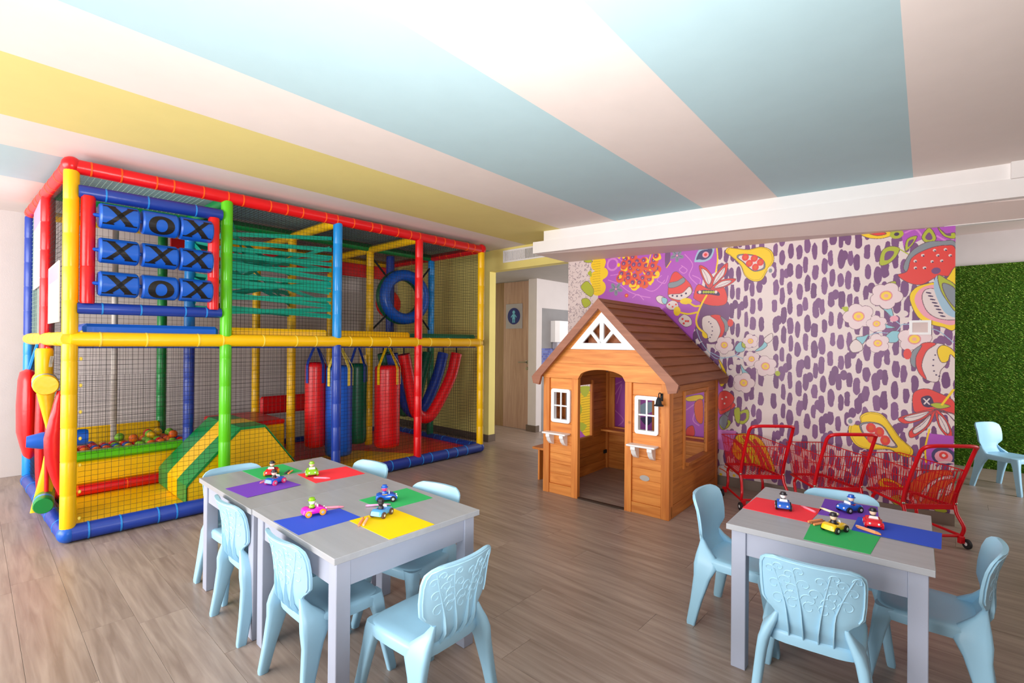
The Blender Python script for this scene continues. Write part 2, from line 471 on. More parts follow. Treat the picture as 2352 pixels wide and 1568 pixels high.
# fine scribbles at the left end
for k in range(900):
    cx, cy = rng.uniform(0, 300), rng.uniform(0, 2150); a0 = rng.uniform(0, 6.3); r = rng.uniform(7, 16)
    stroke([(cx + r * math.cos(a0 + t * .8), cy + r * math.sin(a0 + t * .8)) for t in range(4)], 3.2, (120, 98, 110))
OPS = [('b','P',[(1404,1704),(1666,1630),(1649,1393),(1574,1264),(1427,1294),(1354,1500)]),('p','V',[(444,2185),(1563,2147),(1569,1915),(1443,1845),(1424,1703),(1415,1519),(1356,1345),(1365,-45),(387,-227),(369,1759)]),('p','V',[(-5,713),(697,906),(1627,953),(1630,388),(1590,383),(721,109),(152,23)]),('l','L',7,[(483,2123),(583,2136),(658,2061),(610,1974),(510,1959)]),('l','L',7,[(851,1822),(943,1772),(1011,1790),(1088,1871)]),('l','L',7,[(1054,1916),(1010,1876),(1088,1839),(1120,1911)]),('l','L',7,[(1278,2097),(1351,1996),(1321,1895),(1393,1807)]),('l','L',7,[(484,1915),(611,1860),(709,1786),(828,1735),(944,1707)]),('l','L',7,[(757,1716),(816,1746),(875,1688)]),('l','L',7,[(1363,1665),(1404,1714),(1322,1750)]),('l','L',7,[(1247,1995),(1300,1949),(1269,1920),(1227,1955),(1258,1984)]),('l','L',7,[(1352,1893),(1423,1846),(1393,1766)]),('l','L',9,[(576,737),(645,839),(594,641)]),('l','L',9,[(568,574),(666,486),(614,416)]),('l','L',9,[(1305,641),(1406,709),(1364,558),(1422,506)]),('l','L',9,[(575,835),(645,871)]),('e','L',533,2072,68,68,0),('e','V',533,2072,47,48,0),('b','P',[(1091,2138),(1140,2122),(1125,2017),(1092,1999)]),('e','Y',366,2087,84,70,0),('e','Y',406,1990,77,64,0),('e','Y',348,1942,78,82,0),('e','Y',368,1841,90,82,0),('e','Y',418,2106,38,46,0),('l','o',2,[(300,2118),(392,2120)]),('l','o',2,[(300,2092),(393,2095)]),('l','o',2,[(301,2066),(393,2069)]),('l','o',2,[(301,2040),(393,2043)]),('l','o',2,[(301,2013),(393,2017)]),('l','o',2,[(301,1987),(393,1992)]),('l','o',2,[(301,1961),(394,1966)]),('l','o',2,[(302,1935),(394,1940)]),('l','o',2,[(302,1909),(394,1915)]),('l','o',2,[(302,1883),(394,1889)]),('l','o',2,[(302,1857),(395,1863)]),('l','o',2,[(303,1831),(395,1837)]),('l','o',2,[(303,1805),(395,1812)]),('b','G',[(160,1855),(235,1921),(316,1821),(277,1752)]),('b','G',[(168,1722),(236,1737),(284,1681),(210,1637)]),('b','G',[(192,2146),(260,2157),(300,2124),(233,2118)]),('b','G',[(241,2004),(281,2031),(288,1965)]),('e','Y',233,645,85,118,0),('e','Y',225,491,95,118,0),('e','Y',255,342,76,84,0),('l','o',3,[(175,726),(300,755)]),('l','o',3,[(175,698),(300,728)]),('l','o',3,[(175,671),(300,701)]),('l','o',3,[(175,644),(300,674)]),('l','o',3,[(176,617),(301,647)]),('l','o',3,[(176,589),(301,620)]),('l','o',3,[(176,562),(301,593)]),('l','o',3,[(176,535),(301,566)]),('l','o',3,[(177,508),(302,540)]),('l','o',3,[(177,480),(302,513)]),('l','o',3,[(177,453),(302,486)]),('l','o',3,[(177,426),(302,459)]),('l','o',3,[(178,399),(303,432)]),('l','o',3,[(178,371),(303,405)]),('l','o',3,[(178,344),(303,378)]),('l','o',3,[(178,317),(303,352)]),('l','o',3,[(179,290),(304,325)]),('b','G',[(145,775),(280,792),(224,678)]),('b','G',[(158,400),(246,375),(178,300)]),('b','G',[(156,605),(186,539),(147,467)]),('e','Y',685,2103,43,40,0),('e','R',675,2115,32,30,0),('e','P',675,2115,20,20,0),('e','K',673,2108,6,5,0),('e','O',763,2117,42,40,0),('e','R',754,2129,32,30,0),('e','P',754,2129,20,20,0),('e','K',751,2123,5,5,0),('e','O',811,2068,42,39,0),('e','R',801,2080,31,30,0),('e','P',801,2080,20,20,0),('e','K',799,2074,5,5,0),('e','Y',881,2072,41,39,0),('e','R',871,2084,31,29,0),('e','P',871,2084,19,19,0),('e','K',869,2078,5,5,0),('e','O',984,2062,40,39,0),('e','R',974,2074,30,29,0),('e','P',974,2074,19,19,0),('e','K',972,2068,5,5,0),('e','O',728,2065,43,40,0),('e','R',718,2077,32,30,0),('e','P',718,2077,20,20,0),('e','K',716,2070,6,5,0),('e','Y',668,2025,43,40,0),('e','R',658,2037,32,30,0),('e','P',658,2037,20,20,0),('e','K',655,2031,6,5,0),('e','O',740,2008,42,40,0),('e','R',731,2020,32,30,0),('e','P',731,2020,20,20,0),('e','K',728,2013,6,5,0),('e','O',823,1989,42,39,0),('e','R',814,2001,31,29,0),('e','P',814,2001,19,19,0),('e','K',812,1995,5,5,0),('e','Y',905,1971,41,39,0),('e','R',895,1983,30,29,0),('e','P',895,1983,19,19,0),('e','K',893,1977,5,5,0),('e','O',1012,1978,40,38,0),('e','R',1003,1990,30,29,0),('e','P',1003,1990,18,19,0),('e','K',1001,1984,5,5,0),('e','O',644,1959,43,40,0),('e','R',634,1972,33,30,0),('e','P',634,1972,20,20,0),('e','K',631,1965,6,5,0),('e','Y',717,1942,43,40,0),('e','R',707,1954,32,30,0),('e','P',707,1954,20,20,0),('e','K',705,1948,6,5,0),('e','O',788,1925,42,40,0),('e','R',779,1937,31,30,0),('e','P',779,1937,20,20,0),('e','K',777,1931,5,5,0),('e','O',871,1897,41,39,0),('e','R',861,1909,31,29,0),('e','P',861,1909,19,19,0),('e','K',859,1902,5,5,0),('e','Y',940,1881,40,39,0),('e','R',930,1893,30,29,0),('e','P',930,1893,19,19,0),('e','K',928,1886,5,5,0),('e','O',693,1888,43,40,0),('e','R',683,1900,32,30,0),('e','P',683,1900,20,20,0),('e','K',681,1893,6,5,0),('e','O',776,2038,42,40,0),('e','R',766,2050,32,30,0),('e','P',766,2050,20,20,0),('e','K',764,2043,5,5,0),('e','Y',950,2011,40,39,0),('e','R',941,2023,30,29,0),('e','P',941,2023,19,19,0),('e','K',939,2016,5,5,0),('e','O',835,2033,41,39,0),('e','R',825,2044,31,29,0),('e','P',825,2044,19,19,0),('e','K',823,2038,5,5,0),('e','O',904,2015,41,39,0),('e','R',895,2027,30,29,0),('e','P',895,2027,19,19,0),('e','K',893,2021,5,5,0),('e','Y',996,1931,40,39,0),('e','R',987,1943,30,29,0),('e','P',987,1943,19,19,0),('e','K',984,1936,5,5,0),('e','O',717,1909,43,40,0),('e','R',707,1921,32,30,0),('e','P',707,1921,20,20,0),('e','K',705,1914,6,5,0),('e','O',813,1868,42,39,0),('e','R',803,1880,31,30,0),('e','P',803,1880,19,20,0),('e','K',801,1873,5,5,0),('e','Y',777,1826,42,40,0),('e','R',768,1838,31,30,0),('e','P',768,1838,20,20,0),('e','K',766,1831,5,5,0),('e','O',883,1841,41,39,0),('e','R',873,1853,31,29,0),('e','P',873,1853,19,19,0),('e','K',871,1846,5,5,0),('e','O',667,2059,43,40,0),('e','R',657,2071,32,30,0),('e','P',657,2071,20,20,0),('e','K',655,2065,6,5,0),('e','Y',765,1860,42,40,0),('e','R',756,1872,32,30,0),('e','P',756,1872,20,20,0),('e','K',753,1866,5,5,0),('e','O',836,1855,41,39,0),('e','R',827,1867,31,29,0),('e','P',827,1867,19,19,0),('e','K',824,1861,5,5,0),('e','O',928,1937,40,39,0),('e','R',919,1948,30,29,0),('e','P',919,1948,19,19,0),('e','K',916,1942,5,5,0),('e','Y',1006,2103,40,39,0),('e','R',997,2115,30,29,0),('e','P',997,2115,19,19,0),('e','K',994,2109,5,5,0),('e','O',619,1916,44,40,0),('e','R',609,1928,33,30,0),('e','P',609,1928,20,20,0),('e','K',607,1921,6,5,0),('e','O',973,2009,40,39,0),('e','R',964,2021,30,29,0),('e','P',964,2021,19,19,0),('e','K',961,2014,5,5,0),('e','Y',602,2060,17,20,0),('e','Y',622,1938,17,20,0),('e','Y',659,1868,17,20,0),('e','Y',732,1840,16,20,0),('e','Y',815,1824,16,19,0),('e','Y',942,1848,15,19,0),('e','Y',1004,1941,15,19,0),('e','Y',1036,2090,15,19,0),('e','Y',657,2139,17,20,0),('e','Y',608,2144,17,20,0),('l','Y',9,[(946,2137),(907,2015)]),('e','D',1242,2079,27,18,-17),('e','D',1205,2058,27,18,-89),('e','D',1166,2086,27,19,-161),('e','D',1180,2125,27,19,-233),('e','D',1227,2120,27,18,-305),('l','N',3,[(1205,2094),(1255,2075)]),('l','N',3,[(1205,2094),(1206,2048)]),('l','N',3,[(1205,2094),(1154,2084)]),('l','N',3,[(1205,2094),(1172,2135)]),('l','N',3,[(1205,2094),(1235,2129)]),('e','K',1204,2094,9,9,0),('e','D',618,1802,31,20,-17),('e','D',574,1778,32,20,-89),('e','D',528,1807,32,20,-161),('e','D',544,1849,32,20,-233),('e','D',600,1846,32,20,-305),('l','N',3,[(574,1817),(633,1799)]),('l','N',3,[(574,1817),(575,1767)]),('l','N',3,[(574,1817),(514,1804)]),('l','N',3,[(574,1817),(536,1860)]),('l','N',3,[(574,1817),(609,1856)]),('e','K',573,1816,11,10,0),('l','Y',7,[(1146,2047),(1103,1987)]),('b','B',[(1366,2026),(1406,2124),(1480,2136),(1544,2131),(1520,2041),(1461,2011),(1401,2012)]),('b','N',[(1383,2039),(1416,2108),(1480,2121),(1527,2116),(1508,2057),(1461,2029),(1411,2037)]),('e','K',1467,2074,29,28,0),('e','R',1467,2074,14,14,0),('l','Y',11,[(1563,2142),(1573,2025),(1558,1906)]),('b','R',[(1363,1706),(1403,1806),(1502,1759),(1608,1783),(1656,1690),(1638,1612),(1513,1607),(1384,1664)]),('b','R',[(1502,1759),(1432,1886),(1412,1980),(1482,1943),(1541,1837)]),('b','W',[(1493,1798),(1446,1884),(1432,1948),(1479,1923),(1520,1851)]),('l','k',2,[(1502,1759),(1474,1881),(1412,1980)]),('b','R',[(1507,1759),(1550,1877),(1654,1983),(1646,1889),(1570,1805)]),('b','W',[(1533,1792),(1562,1872),(1633,1945),(1627,1881),(1575,1824)]),('l','k',2,[(1507,1759),(1586,1863),(1654,1983)]),('b','R',[(1512,1759),(1608,1832),(1729,1833),(1665,1779),(1570,1755)]),('b','W',[(1546,1769),(1611,1819),(1694,1820),(1650,1783),(1586,1767)]),('l','k',2,[(1512,1759),(1618,1792),(1729,1833)]),('b','k',[(1398,1745),(1473,1751),(1571,1735),(1590,1694),(1503,1709),(1404,1719)]),('e','W',1418,1735,14,14,0),('e','W',1560,1727,13,14,0),('e','G',1453,1733,11,12,0),('e','G',1475,1732,11,12,0),('e','G',1496,1731,11,12,0),('e','G',1518,1729,11,12,0),('e','G',1539,1728,11,12,0),('b','R',[(1121,1783),(1152,1908),(1195,1942),(1248,1901),(1332,1811),(1343,1728),(1229,1650),(1132,1697)]),('b','D',[(1126,1836),(1206,1851),(1264,1879),(1280,1841),(1207,1799),(1132,1793)]),('b','W',[(1132,1729),(1249,1733),(1322,1791),(1341,1728),(1250,1670),(1143,1697)]),('e','k',1164,1716,9,9,0),('e','k',1207,1709,9,9,0),('e','k',1249,1712,9,9,0),('e','k',1291,1730,9,9,0),('b','W',[(1106,1634),(1154,1669),(1208,1651),(1219,1598),(1155,1579),(1111,1602)]),('e','R',1132,1633,9,8,0),('e','R',1165,1610,9,8,0),('e','R',1197,1630,9,8,0),('b','W',[(1000,1704),(1045,1723),(1116,1677),(1089,1635),(1023,1659)]),('b','T',[(1061,1701),(1111,1687),(1100,1640),(1067,1652)]),('e','R',691,1742,21,20,0),('e','Y',691,1742,8,7,0),('l','Y',15,[(1478,1700),(1434,1620),(1390,1499),(1401,1417),(1466,1355)]),('l','Y',15,[(1429,1610),(1374,1608),(1312,1646),(1260,1654)]),('l','Y',15,[(1400,1550),(1313,1537),(1230,1556)]),('e','Y',1291,1657,56,29,0),('e','Y',1208,1566,33,44,0),('e','Y',1475,1359,35,50,0),('l','B',5,[(1391,1396),(1437,1273),(1555,1133),(1650,1136)]),('b','W',[(1445,1498),(1524,1516),(1591,1464),(1611,1384),(1583,1294),(1506,1274),(1486,1344),(1446,1396)]),('b','R',[(1514,1516),(1601,1514),(1639,1423),(1621,1334),(1574,1289),(1602,1374),(1572,1464)]),('b','D',[(1601,1504),(1658,1462),(1668,1393),(1640,1364),(1634,1433)]),('e','k',1501,1459,6,5,0),('e','k',1517,1443,6,5,0),('e','k',1529,1413,6,5,0),('e','k',1532,1376,6,5,0),('e','k',1526,1341,6,5,0),('e','k',1512,1317,6,5,0),('e','k',1494,1308,6,5,0),('e','R',1685,1447,24,33,0),('b','W',[(1220,1482),(1272,1533),(1334,1500),(1345,1438),(1283,1418)]),('e','R',1261,1491,10,10,0),('e','R',1292,1470,10,10,0),('e','R',1272,1449,10,10,0),('e','R',1313,1469,10,10,0),('b','Y',[(1640,2078),(1663,2115),(1728,2103),(1827,2082),(1933,2092),(2010,2048),(2027,1961),(1977,1881),(1935,1808),(1865,1804),(1802,1857),(1765,1948),(1691,2033)]),('l','o',2,[(1654,2072),(1675,2106),(1736,2095),(1828,2075),(1926,2085),(1998,2043),(2014,1963),(1967,1888),(1928,1821),(1863,1817),(1805,1866),(1770,1950),(1702,2030),(1654,2072)]),('b','D',[(1736,2023),(1766,2047),(1884,2024),(1951,1970),(1956,1906),(1885,1886),(1836,1917),(1786,1975)]),('b','W',[(1747,2018),(1774,2039),(1881,2019),(1942,1969),(1947,1912),(1882,1894),(1837,1922),(1792,1974)]),('e','R',1805,2016,28,31,0),('e','O',1805,2016,14,15,0),('e','R',1876,1999,28,30,0),('e','O',1876,1999,14,15,0),('e','R',1924,1961,27,30,0),('e','O',1924,1961,13,15,0),('e','R',1837,1960,28,30,0),('e','O',1837,1960,14,15,0),('e','R',1885,1922,27,30,0),('e','O',1885,1922,14,15,0),('b','Y',[(2556,577),(2566,643),(2630,650),(2629,713),(2681,750),(2762,739),(2821,658),(2870,578),(2942,502),(2928,446),(2871,449),(2803,482),(2682,465),(2599,492)]),('l','o',2,[(2569,577),(2579,638),(2637,645),(2637,704),(2685,738),(2760,728),(2816,653),(2861,578),(2928,507),(2915,455),(2862,458),(2798,489),(2686,474),(2609,499),(2569,577)]),('b','D',[(2624,643),(2686,675),(2764,658),(2819,569),(2851,506),(2765,507),(2676,537)]),('b','W',[(2635,637),(2691,666),(2762,652),(2812,570),(2842,513),(2763,514),(2682,541)]),('e','R',2696,631,30,37,0),('e','O',2696,631,15,18,0),('e','R',2747,606,29,37,0),('e','O',2747,606,14,18,0),('e','R',2702,550,30,37,0),('e','O',2702,550,15,18,0),('e','R',2782,548,29,37,0),('e','O',2782,548,14,18,0),('e','W',2569,666,29,33,0),('e','D',2566,668,14,18,0),('e','W',2006,1887,26,32,0),('e','D',2002,1883,14,18,0),('l','B',6,[(1650,1136),(1725,1157),(1761,1207)]),('l','B',6,[(1650,1136),(1603,1140),(1516,1183)]),('l','B',6,[(1725,1157),(1798,1130)]),('l','B',6,[(1780,1071),(1816,1005)]),('b','T',[(1724,1226),(1770,1280),(1806,1246),(1797,1198),(1743,1187)]),('b','G',[(1783,1275),(1815,1261),(1810,1227),(1783,1236)]),('b','T',[(1886,1199),(1938,1247),(1964,1286),(1981,1248),(1938,1209)]),('b','W',[(1955,1304),(2014,1352),(2023,1305),(1981,1267)]),('b','T',[(1771,1080),(1798,1042),(1843,996),(1799,975)]),('f',1635,1249,77),('f',1850,1285,61),('f',1860,1131,65),('f',1969,1072,86),('f',1798,921,87),('e','W',1697,1058,23,21,0),('e','W',1752,1099,27,23,0),('e','G',2062,1015,19,22,0),('l','B',5,[(2876,1412),(2828,1351),(2729,1352),(2647,1314)]),('l','B',5,[(2876,1412),(2933,1411),(3008,1386),(3080,1361),(3160,1279)]),('l','B',5,[(2866,1412),(2808,1475),(2758,1552)]),('b','T',[(2774,1314),(2818,1364),(2867,1351),(2848,1283),(2789,1283)]),('b','T',[(2738,1565),(2798,1575),(2827,1462),(2778,1514)]),('b','T',[(2600,1314),(2647,1327),(2678,1339),(2637,1263)]),('b','T',[(2759,1427),(2798,1407),(2838,1388),(2769,1389)]),('b','G',[(2787,1719),(2836,1734),(2836,1691),(2802,1693)]),('b','G',[(2506,1549),(2546,1554),(2541,1509)]),('f',2782,1628,97),('f',2614,1478,97),('f',2726,1420,62),('f',2734,1273,70),('f',2947,1304,94),('b','W',[(2558,1249),(2595,1301),(2637,1263),(2637,1218),(2579,1201)]),('e','W',2885,1491,26,24,0),('e','K',2830,1456,25,22,0),('p','V',[(2863,2126),(3169,2130),(3170,1966),(2986,2024),(2883,1976)]),('l','L',10,[(2892,2085),(2949,2102),(2986,2049)]),('l','L',10,[(3004,2106),(3032,2055)]),('l','L',10,[(3068,2038),(3122,1996),(3157,2003)]),('b','Y',[(2617,2115),(2674,2124),(2775,2113),(2825,2084),(2756,2060),(2674,2074)]),('b','R',[(2674,2112),(2755,2108),(2780,2090),(2725,2085)]),('e','G',2842,2081,40,34,0),('e','k',2842,2081,15,13,0),('b','G',[(2741,1867),(2756,1965),(2805,1995),(2859,1973),(2835,1907),(2786,1862)]),('b','P',[(2770,1898),(2777,1947),(2801,1962),(2828,1951),(2816,1918),(2792,1895)]),('b','G',[(2986,2049),(3027,2103),(3064,2027),(3041,1994),(3000,2005)]),('b','P',[(3005,2042),(3026,2069),(3044,2031),(3033,2014),(3012,2020)]),('b','G',[(3068,2109),(3113,2050),(3161,2049),(3161,2008),(3104,2033)]),('b','P',[(3095,2079),(3117,2050),(3141,2050),(3141,2029),(3113,2042)]),('b','G',[(2893,1950),(2902,2035),(2958,2052),(2935,1994)]),('b','P',[(2908,1979),(2912,2021),(2940,2030),(2929,2001)]),('l','G',6,[(2854,1973),(2912,1924)]),('b','D',[(2884,1816),(2921,1935),(3005,1998),(3095,1999),(3166,1979),(3166,1804),(2978,1772)]),('b','R',[(2850,1776),(2903,1803),(2931,1898),(3023,1954),(3113,1967),(3166,1938),(3166,1757),(3078,1752),(2988,1699),(2913,1716)]),('e','W',3055,1938,9,10,0),('e','k',3058,1933,5,5,0),('e','W',3113,1937,9,10,0),('e','k',3116,1932,5,5,0),('e','W',3073,1900,9,10,0),('e','k',3076,1895,5,5,0),('e','W',2991,1909,10,10,0),('e','k',2995,1904,5,6,0),('e','W',3042,1859,9,10,0),('e','k',3045,1854,5,5,0),('e','W',2949,1871,10,10,0),('e','k',2953,1866,5,6,0),('e','W',3094,1859,9,10,0),('e','k',3097,1854,5,5,0),('e','W',3001,1818,10,10,0),('e','k',3004,1813,5,6,0),('e','W',2950,1822,10,10,0),('e','k',2953,1817,5,6,0),('e','W',3139,1893,9,10,0),('e','k',3143,1888,5,5,0),('e','P',3064,1791,25,23,0),('b','Y',[(2918,1606),(2951,1677),(3015,1703),(3114,1726),(3171,1792),(3172,1395),(3098,1391),(3026,1416),(2961,1471)]),('b','K',[(2946,1593),(2988,1675),(3079,1693),(3171,1663),(3172,1419),(3071,1427),(2989,1482)]),('b','W',[(2988,1603),(3011,1662),(3079,1646),(3172,1500),(3172,1442),(3080,1450),(3016,1506)]),('e','k',3024,1636,16,5,-15),('e','k',3035,1612,16,5,-15),('e','k',3046,1587,16,5,-15),('e','k',3057,1563,16,5,-15),('e','k',3068,1539,16,5,-15),('e','k',3079,1515,16,5,-15),('e','k',3090,1491,15,5,-15),('e','k',3101,1467,15,5,-15),('b','B',[(3052,1671),(3074,1758),(3114,1643),(3172,1500),(3172,1454),(3106,1502)]),('b','G',[(3074,1758),(3123,1725),(3171,1663),(3172,1500),(3124,1572),(3088,1657)]),('b','D',[(3097,1692),(3132,1689),(3171,1640),(3172,1524),(3123,1596)]),('b','W',[(3125,1250),(3057,1272),(2997,1214),(2980,1122),(3006,1021),(3075,1002),(3092,1081),(3125,1138)]),('b','R',[(3066,1272),(2988,1271),(2953,1168),(2971,1065),(3015,1016),(2989,1111),(3014,1215)]),('b','D',[(2988,1260),(2935,1213),(2926,1132),(2953,1099),(2957,1179)]),('e','k',3077,1208,5,5,0),('e','k',3062,1191,5,5,0),('e','k',3053,1157,5,5,0),('e','k',3051,1116,5,5,0),('e','k',3056,1077,5,5,0),('e','k',3068,1050,5,5,0),('e','k',3084,1041,5,5,0),('e','R',2908,1195,23,39,0),('b','Y',[(3072,1219),(3098,1261),(3142,1244),(3173,1198),(3173,1163),(3143,1197),(3130,1150),(3094,1143)]),('b','R',[(2940,817),(2945,914),(3009,949),(3082,924),(3161,871),(3175,779),(3065,792),(2964,771)]),('b','k',[(2987,881),(3037,897),(3055,827),(3001,822)]),('l','W',8,[(3001,876),(3033,837)]),('l','W',8,[(3031,878),(3003,837)]),('b','R',[(3064,804),(2992,785),(2860,724),(2898,685),(2992,725)]),('b','W',[(3032,785),(2982,772),(2893,731),(2919,704),(2983,732)]),('l','k',2,[(3064,804),(2962,745),(2860,724)]),('b','R',[(3064,804),(2992,713),(2922,633),(2937,586),(3029,681)]),('b','W',[(3041,766),(2991,704),(2944,650),(2954,618),(3016,682)]),('l','k',2,[(3064,804),(2989,684),(2922,633)]),('b','R',[(3064,804),(3083,687),(3136,611),(3154,649),(3118,750)]),('b','W',[(3080,770),(3092,691),(3128,640),(3140,665),(3116,734)]),('l','k',2,[(3064,804),(3111,700),(3136,611)]),('b','R',[(3064,804),(3118,797),(3175,721),(3175,779)]),('b','W',[(3087,795),(3123,790),(3162,738),(3162,778)]),('l','k',2,[(3064,804),(3133,775),(3175,721)]),('b','G',[(3037,837),(3082,853),(3144,834),(3082,811)]),('l','Y',12,[(3100,842),(3161,952)]),('p','V',[(3015,632),(3162,626),(3163,429),(2993,401),(3016,501)]),('l','Y',9,[(3033,658),(3011,524),(3016,417)]),('e','N',3110,478,65,64,0),('e','K',3110,473,48,46,0),('e','R',3110,484,24,25,0),('e','W',3110,484,10,11,0),('l','W',10,[(3048,410),(3111,438),(3163,440)]),('b','O',[(2927,241),(2981,320),(3060,368),(3156,368),(3157,149),(3061,94),(2942,104)]),('b','W',[(2982,173),(3028,268),(3099,332),(3156,351),(3156,330),(3093,306),(3041,245),(3015,179),(2989,131)]),('b','W',[(3080,218),(3112,258),(3099,196),(3074,157)]),('b','W',[(3125,261),(3156,300),(3153,241),(3119,200)]),('b','Y',[(2745,243),(2788,269),(2858,246),(2886,216),(2788,197),(2745,207)]),('b','R',[(2774,239),(2830,241),(2859,219),(2788,215)]),('b','G',[(2817,131),(2859,157),(2921,126),(2942,77),(2887,66),(2831,89)]),('b','G',[(2948,105),(2989,96),(3009,66),(2962,64)]),('b','G',[(3048,117),(3100,120),(3132,93),(3081,73)]),('b','k',[(2859,139),(2928,127),(2955,89),(2921,99)]),('b','W',[(2894,146),(2941,165),(2969,118),(2928,127)]),('b','Y',[(1709,333),(1743,454),(1821,484),(1926,456),(1992,352),(2048,188),(1956,193),(1823,223),(1735,262)]),('l','R',26,[(1734,410),(1813,316),(1852,238)]),('l','R',26,[(1802,451),(1899,359),(1965,205)]),('l','R',26,[(1889,430),(1955,326),(2016,203)]),('l','o',3,[(1773,447),(1861,333),(1909,216)]),('l','o',3,[(1851,457),(1937,334),(2002,201)]),('b','R',[(1595,727),(1681,756),(1732,717),(1662,658),(1601,630)]),('b','D',[(1601,598),(1682,670),(1697,714),(1672,616),(1622,568)]),('b','G',[(1727,590),(1771,668),(1835,690),(1840,612),(1792,560)]),('b','P',[(1757,605),(1781,648),(1816,660),(1819,617),(1792,588)]),('b','G',[(1596,544),(1632,590),(1693,575),(1673,520),(1622,493)]),('b','P',[(1617,544),(1637,570),(1670,561),(1659,531),(1632,516)]),('p','L',[(1591,489),(1743,496),(1684,308),(1592,316)]),('b','W',[(1593,165),(1665,177),(1745,147),(1765,77),(1666,59),(1594,79)]),('l','O',8,[(1604,145),(1655,122),(1696,75)]),('l','O',8,[(1645,168),(1715,132)]),('e','Y',1614,93,12,12,0),('e','Y',1675,114,12,12,0),('e','Y',1725,101,11,12,0),('b','Y',[(1585,1122),(1626,1067),(1660,969),(1627,883),(1600,895),(1626,982)]),('b','R',[(1594,809),(1654,842),(1721,791),(1695,719),(1628,670),(1588,681)]),('e','W',1621,768,8,8,0),('e','W',1654,785,8,8,0),('e','W',1641,728,8,8,0),('b','Y',[(1304,759),(1434,791),(1448,748),(1319,723)]),('b','O',[(1377,706),(1448,741),(1450,538),(1393,561)]),('b','R',[(1306,464),(1364,500),(1379,413),(1307,390)]),('b','D',[(1595,554),(1629,628),(1669,604),(1643,502)]),('b','G',[(1721,679),(1767,697),(1768,572),(1735,583)]),('b','B',[(851,647),(982,689),(998,613),(869,554)]),('b','N',[(852,521),(983,534),(919,450)])]
for op in OPS:
    if op[0] in 'bp':
        pts = sp2(op[2], True) if op[0] == 'b' else op[2]
        fillpoly(pts, PAL[op[1]])
        if op[0] == 'b' and op[1] in 'RYGOTDW' and len(op[2]) > 3: stroke(pts + pts[:1], 4, (104, 74, 84))
    elif op[0] == 'l': stroke(sp2(op[3], False), op[2] * 1.15, PAL[op[1]])
    elif op[0] == 'e': fillell(op[2], op[3], op[4], op[5], op[6], PAL[op[1]])
    else:
        cx, cy, r = op[1:]
        for s, colr in ((1.06, (120, 84, 96)), (1.0, (232, 208, 210))):
            for k in range(5):
                an = k * 1.2566 + .9 + cx * .01
                fillell(cx + .56 * r * math.cos(an), cy + .56 * r * math.sin(an), .47 * r * s, .47 * r * s, 0, colr)
            fillell(cx, cy, r * .6, r * .6, 0, colr)
        fillell(cx, cy, r * .40, r * .40, 0, (222, 140, 150)); fillell(cx, cy, r * .32, r * .32, 0, (246, 206, 70)); fillell(cx, cy, r * .14, r * .14, 0, (236, 170, 150))
rgba = np.ones((ih, iw, 4), np.float32)
rgba[..., :3] = np.clip(img / 255, 0, 1)
bi = bpy.data.images.new('mural_print', iw, ih, alpha=False)
bi.pixels.foreach_set(rgba.ravel()); bi.update(); bi.pack()
mm = bpy.data.materials.new('printed_wallpaper'); mm.use_nodes = True
nt = mm.node_tree; ti = nt.nodes.new('ShaderNodeTexImage'); ti.image = bi; ti.extension = 'EXTEND'
nt.links.new(ti.outputs['Color'], nt.nodes['Principled BSDF'].inputs['Base Color'])
nt.nodes['Principled BSDF'].inputs['Roughness'].default_value = .42
nt.nodes['Principled BSDF'].inputs['Specular IOR Level'].default_value = .4
pr = MB().add([mur(0, .083, .004), mur(ML, .083, .004), mur(ML, MH, .004), mur(0, MH, .004), mur(0, .083, .0005), mur(ML, .083, .0005), mur(ML, MH, .0005), mur(0, MH, .0005)],
              [(0, 1, 2, 3), (0, 4, 5, 1), (1, 5, 6, 2), (2, 6, 7, 3), (3, 7, 4, 0)])
pme = pr.mesh('wallpaper', mm)
uvl = pme.uv_layers.new(name='UVMap')
z0 = .083 / MH
for lp in pme.loops:
    vi = lp.vertex_index % 4
    uvl.data[lp.index].uv = ((0, 1, 1, 0)[vi], (z0, z0, 1, 1)[vi])
link('wallpaper', pme, wall_mural)

# dropped beam in two steps with the sloping soffit behind it
B0 = Vector((3.972, 3.163)); B1 = Vector((4.393, -.284)); bt = (B1 - B0).normalized(); bn = Vector((bt.y, -bt.x))
if bn.x > 0: bn = -bn
def bq(s, z, off=0.0):
    q = B0 + bt * s + bn * off
    return (q.x, q.y, z)
def beambox(mb, s0, s1, z0, z1, f0, f1):
    vs = [bq(s, z, f) for s in (s0, s1) for z in (z0, z1) for f in (f0, f1)]
    return mb.add(vs, [(0, 1, 3, 2), (4, 6, 7, 5), (0, 4, 5, 1), (2, 3, 7, 6), (0, 2, 6, 4), (1, 5, 7, 3)])
bm = MB(); beambox(bm, 0, 3.44, 2.305, ZC, 0, -.3); beambox(bm, 3.44, 6.6, 2.305, ZC, .035, -.3)
struct('trim_3', bm, M_beam)
struct('trim_4', beambox(MB(), -.125, 6.6, 2.19, 2.308, .012, -.06), M_beam)
sf = MB()
e0, e1, e2 = bq(-.125, 2.19, -.05), bq(3.3, 2.19, -.05), bq(6.6, 2.19, -.05)
g0, g1 = mur(-.02, 2.147, .002), mur(ML, 2.097, .002); g2 = mur(ML + 3.0, 2.06, 0)
sf.add([e0, e1, e2, g0, g1, g2] + [(q[0], q[1], q[2] + .12) for q in (e0, e1, e2, g0, g1, g2)],
       [(0, 3, 4, 1), (1, 4, 5, 2), (6, 7, 10, 9), (7, 8, 11, 10), (0, 6, 9, 3), (2, 5, 11, 8), (3, 9, 10, 4), (4, 10, 11, 5)])
struct('trim_5', sf, M_soffit)
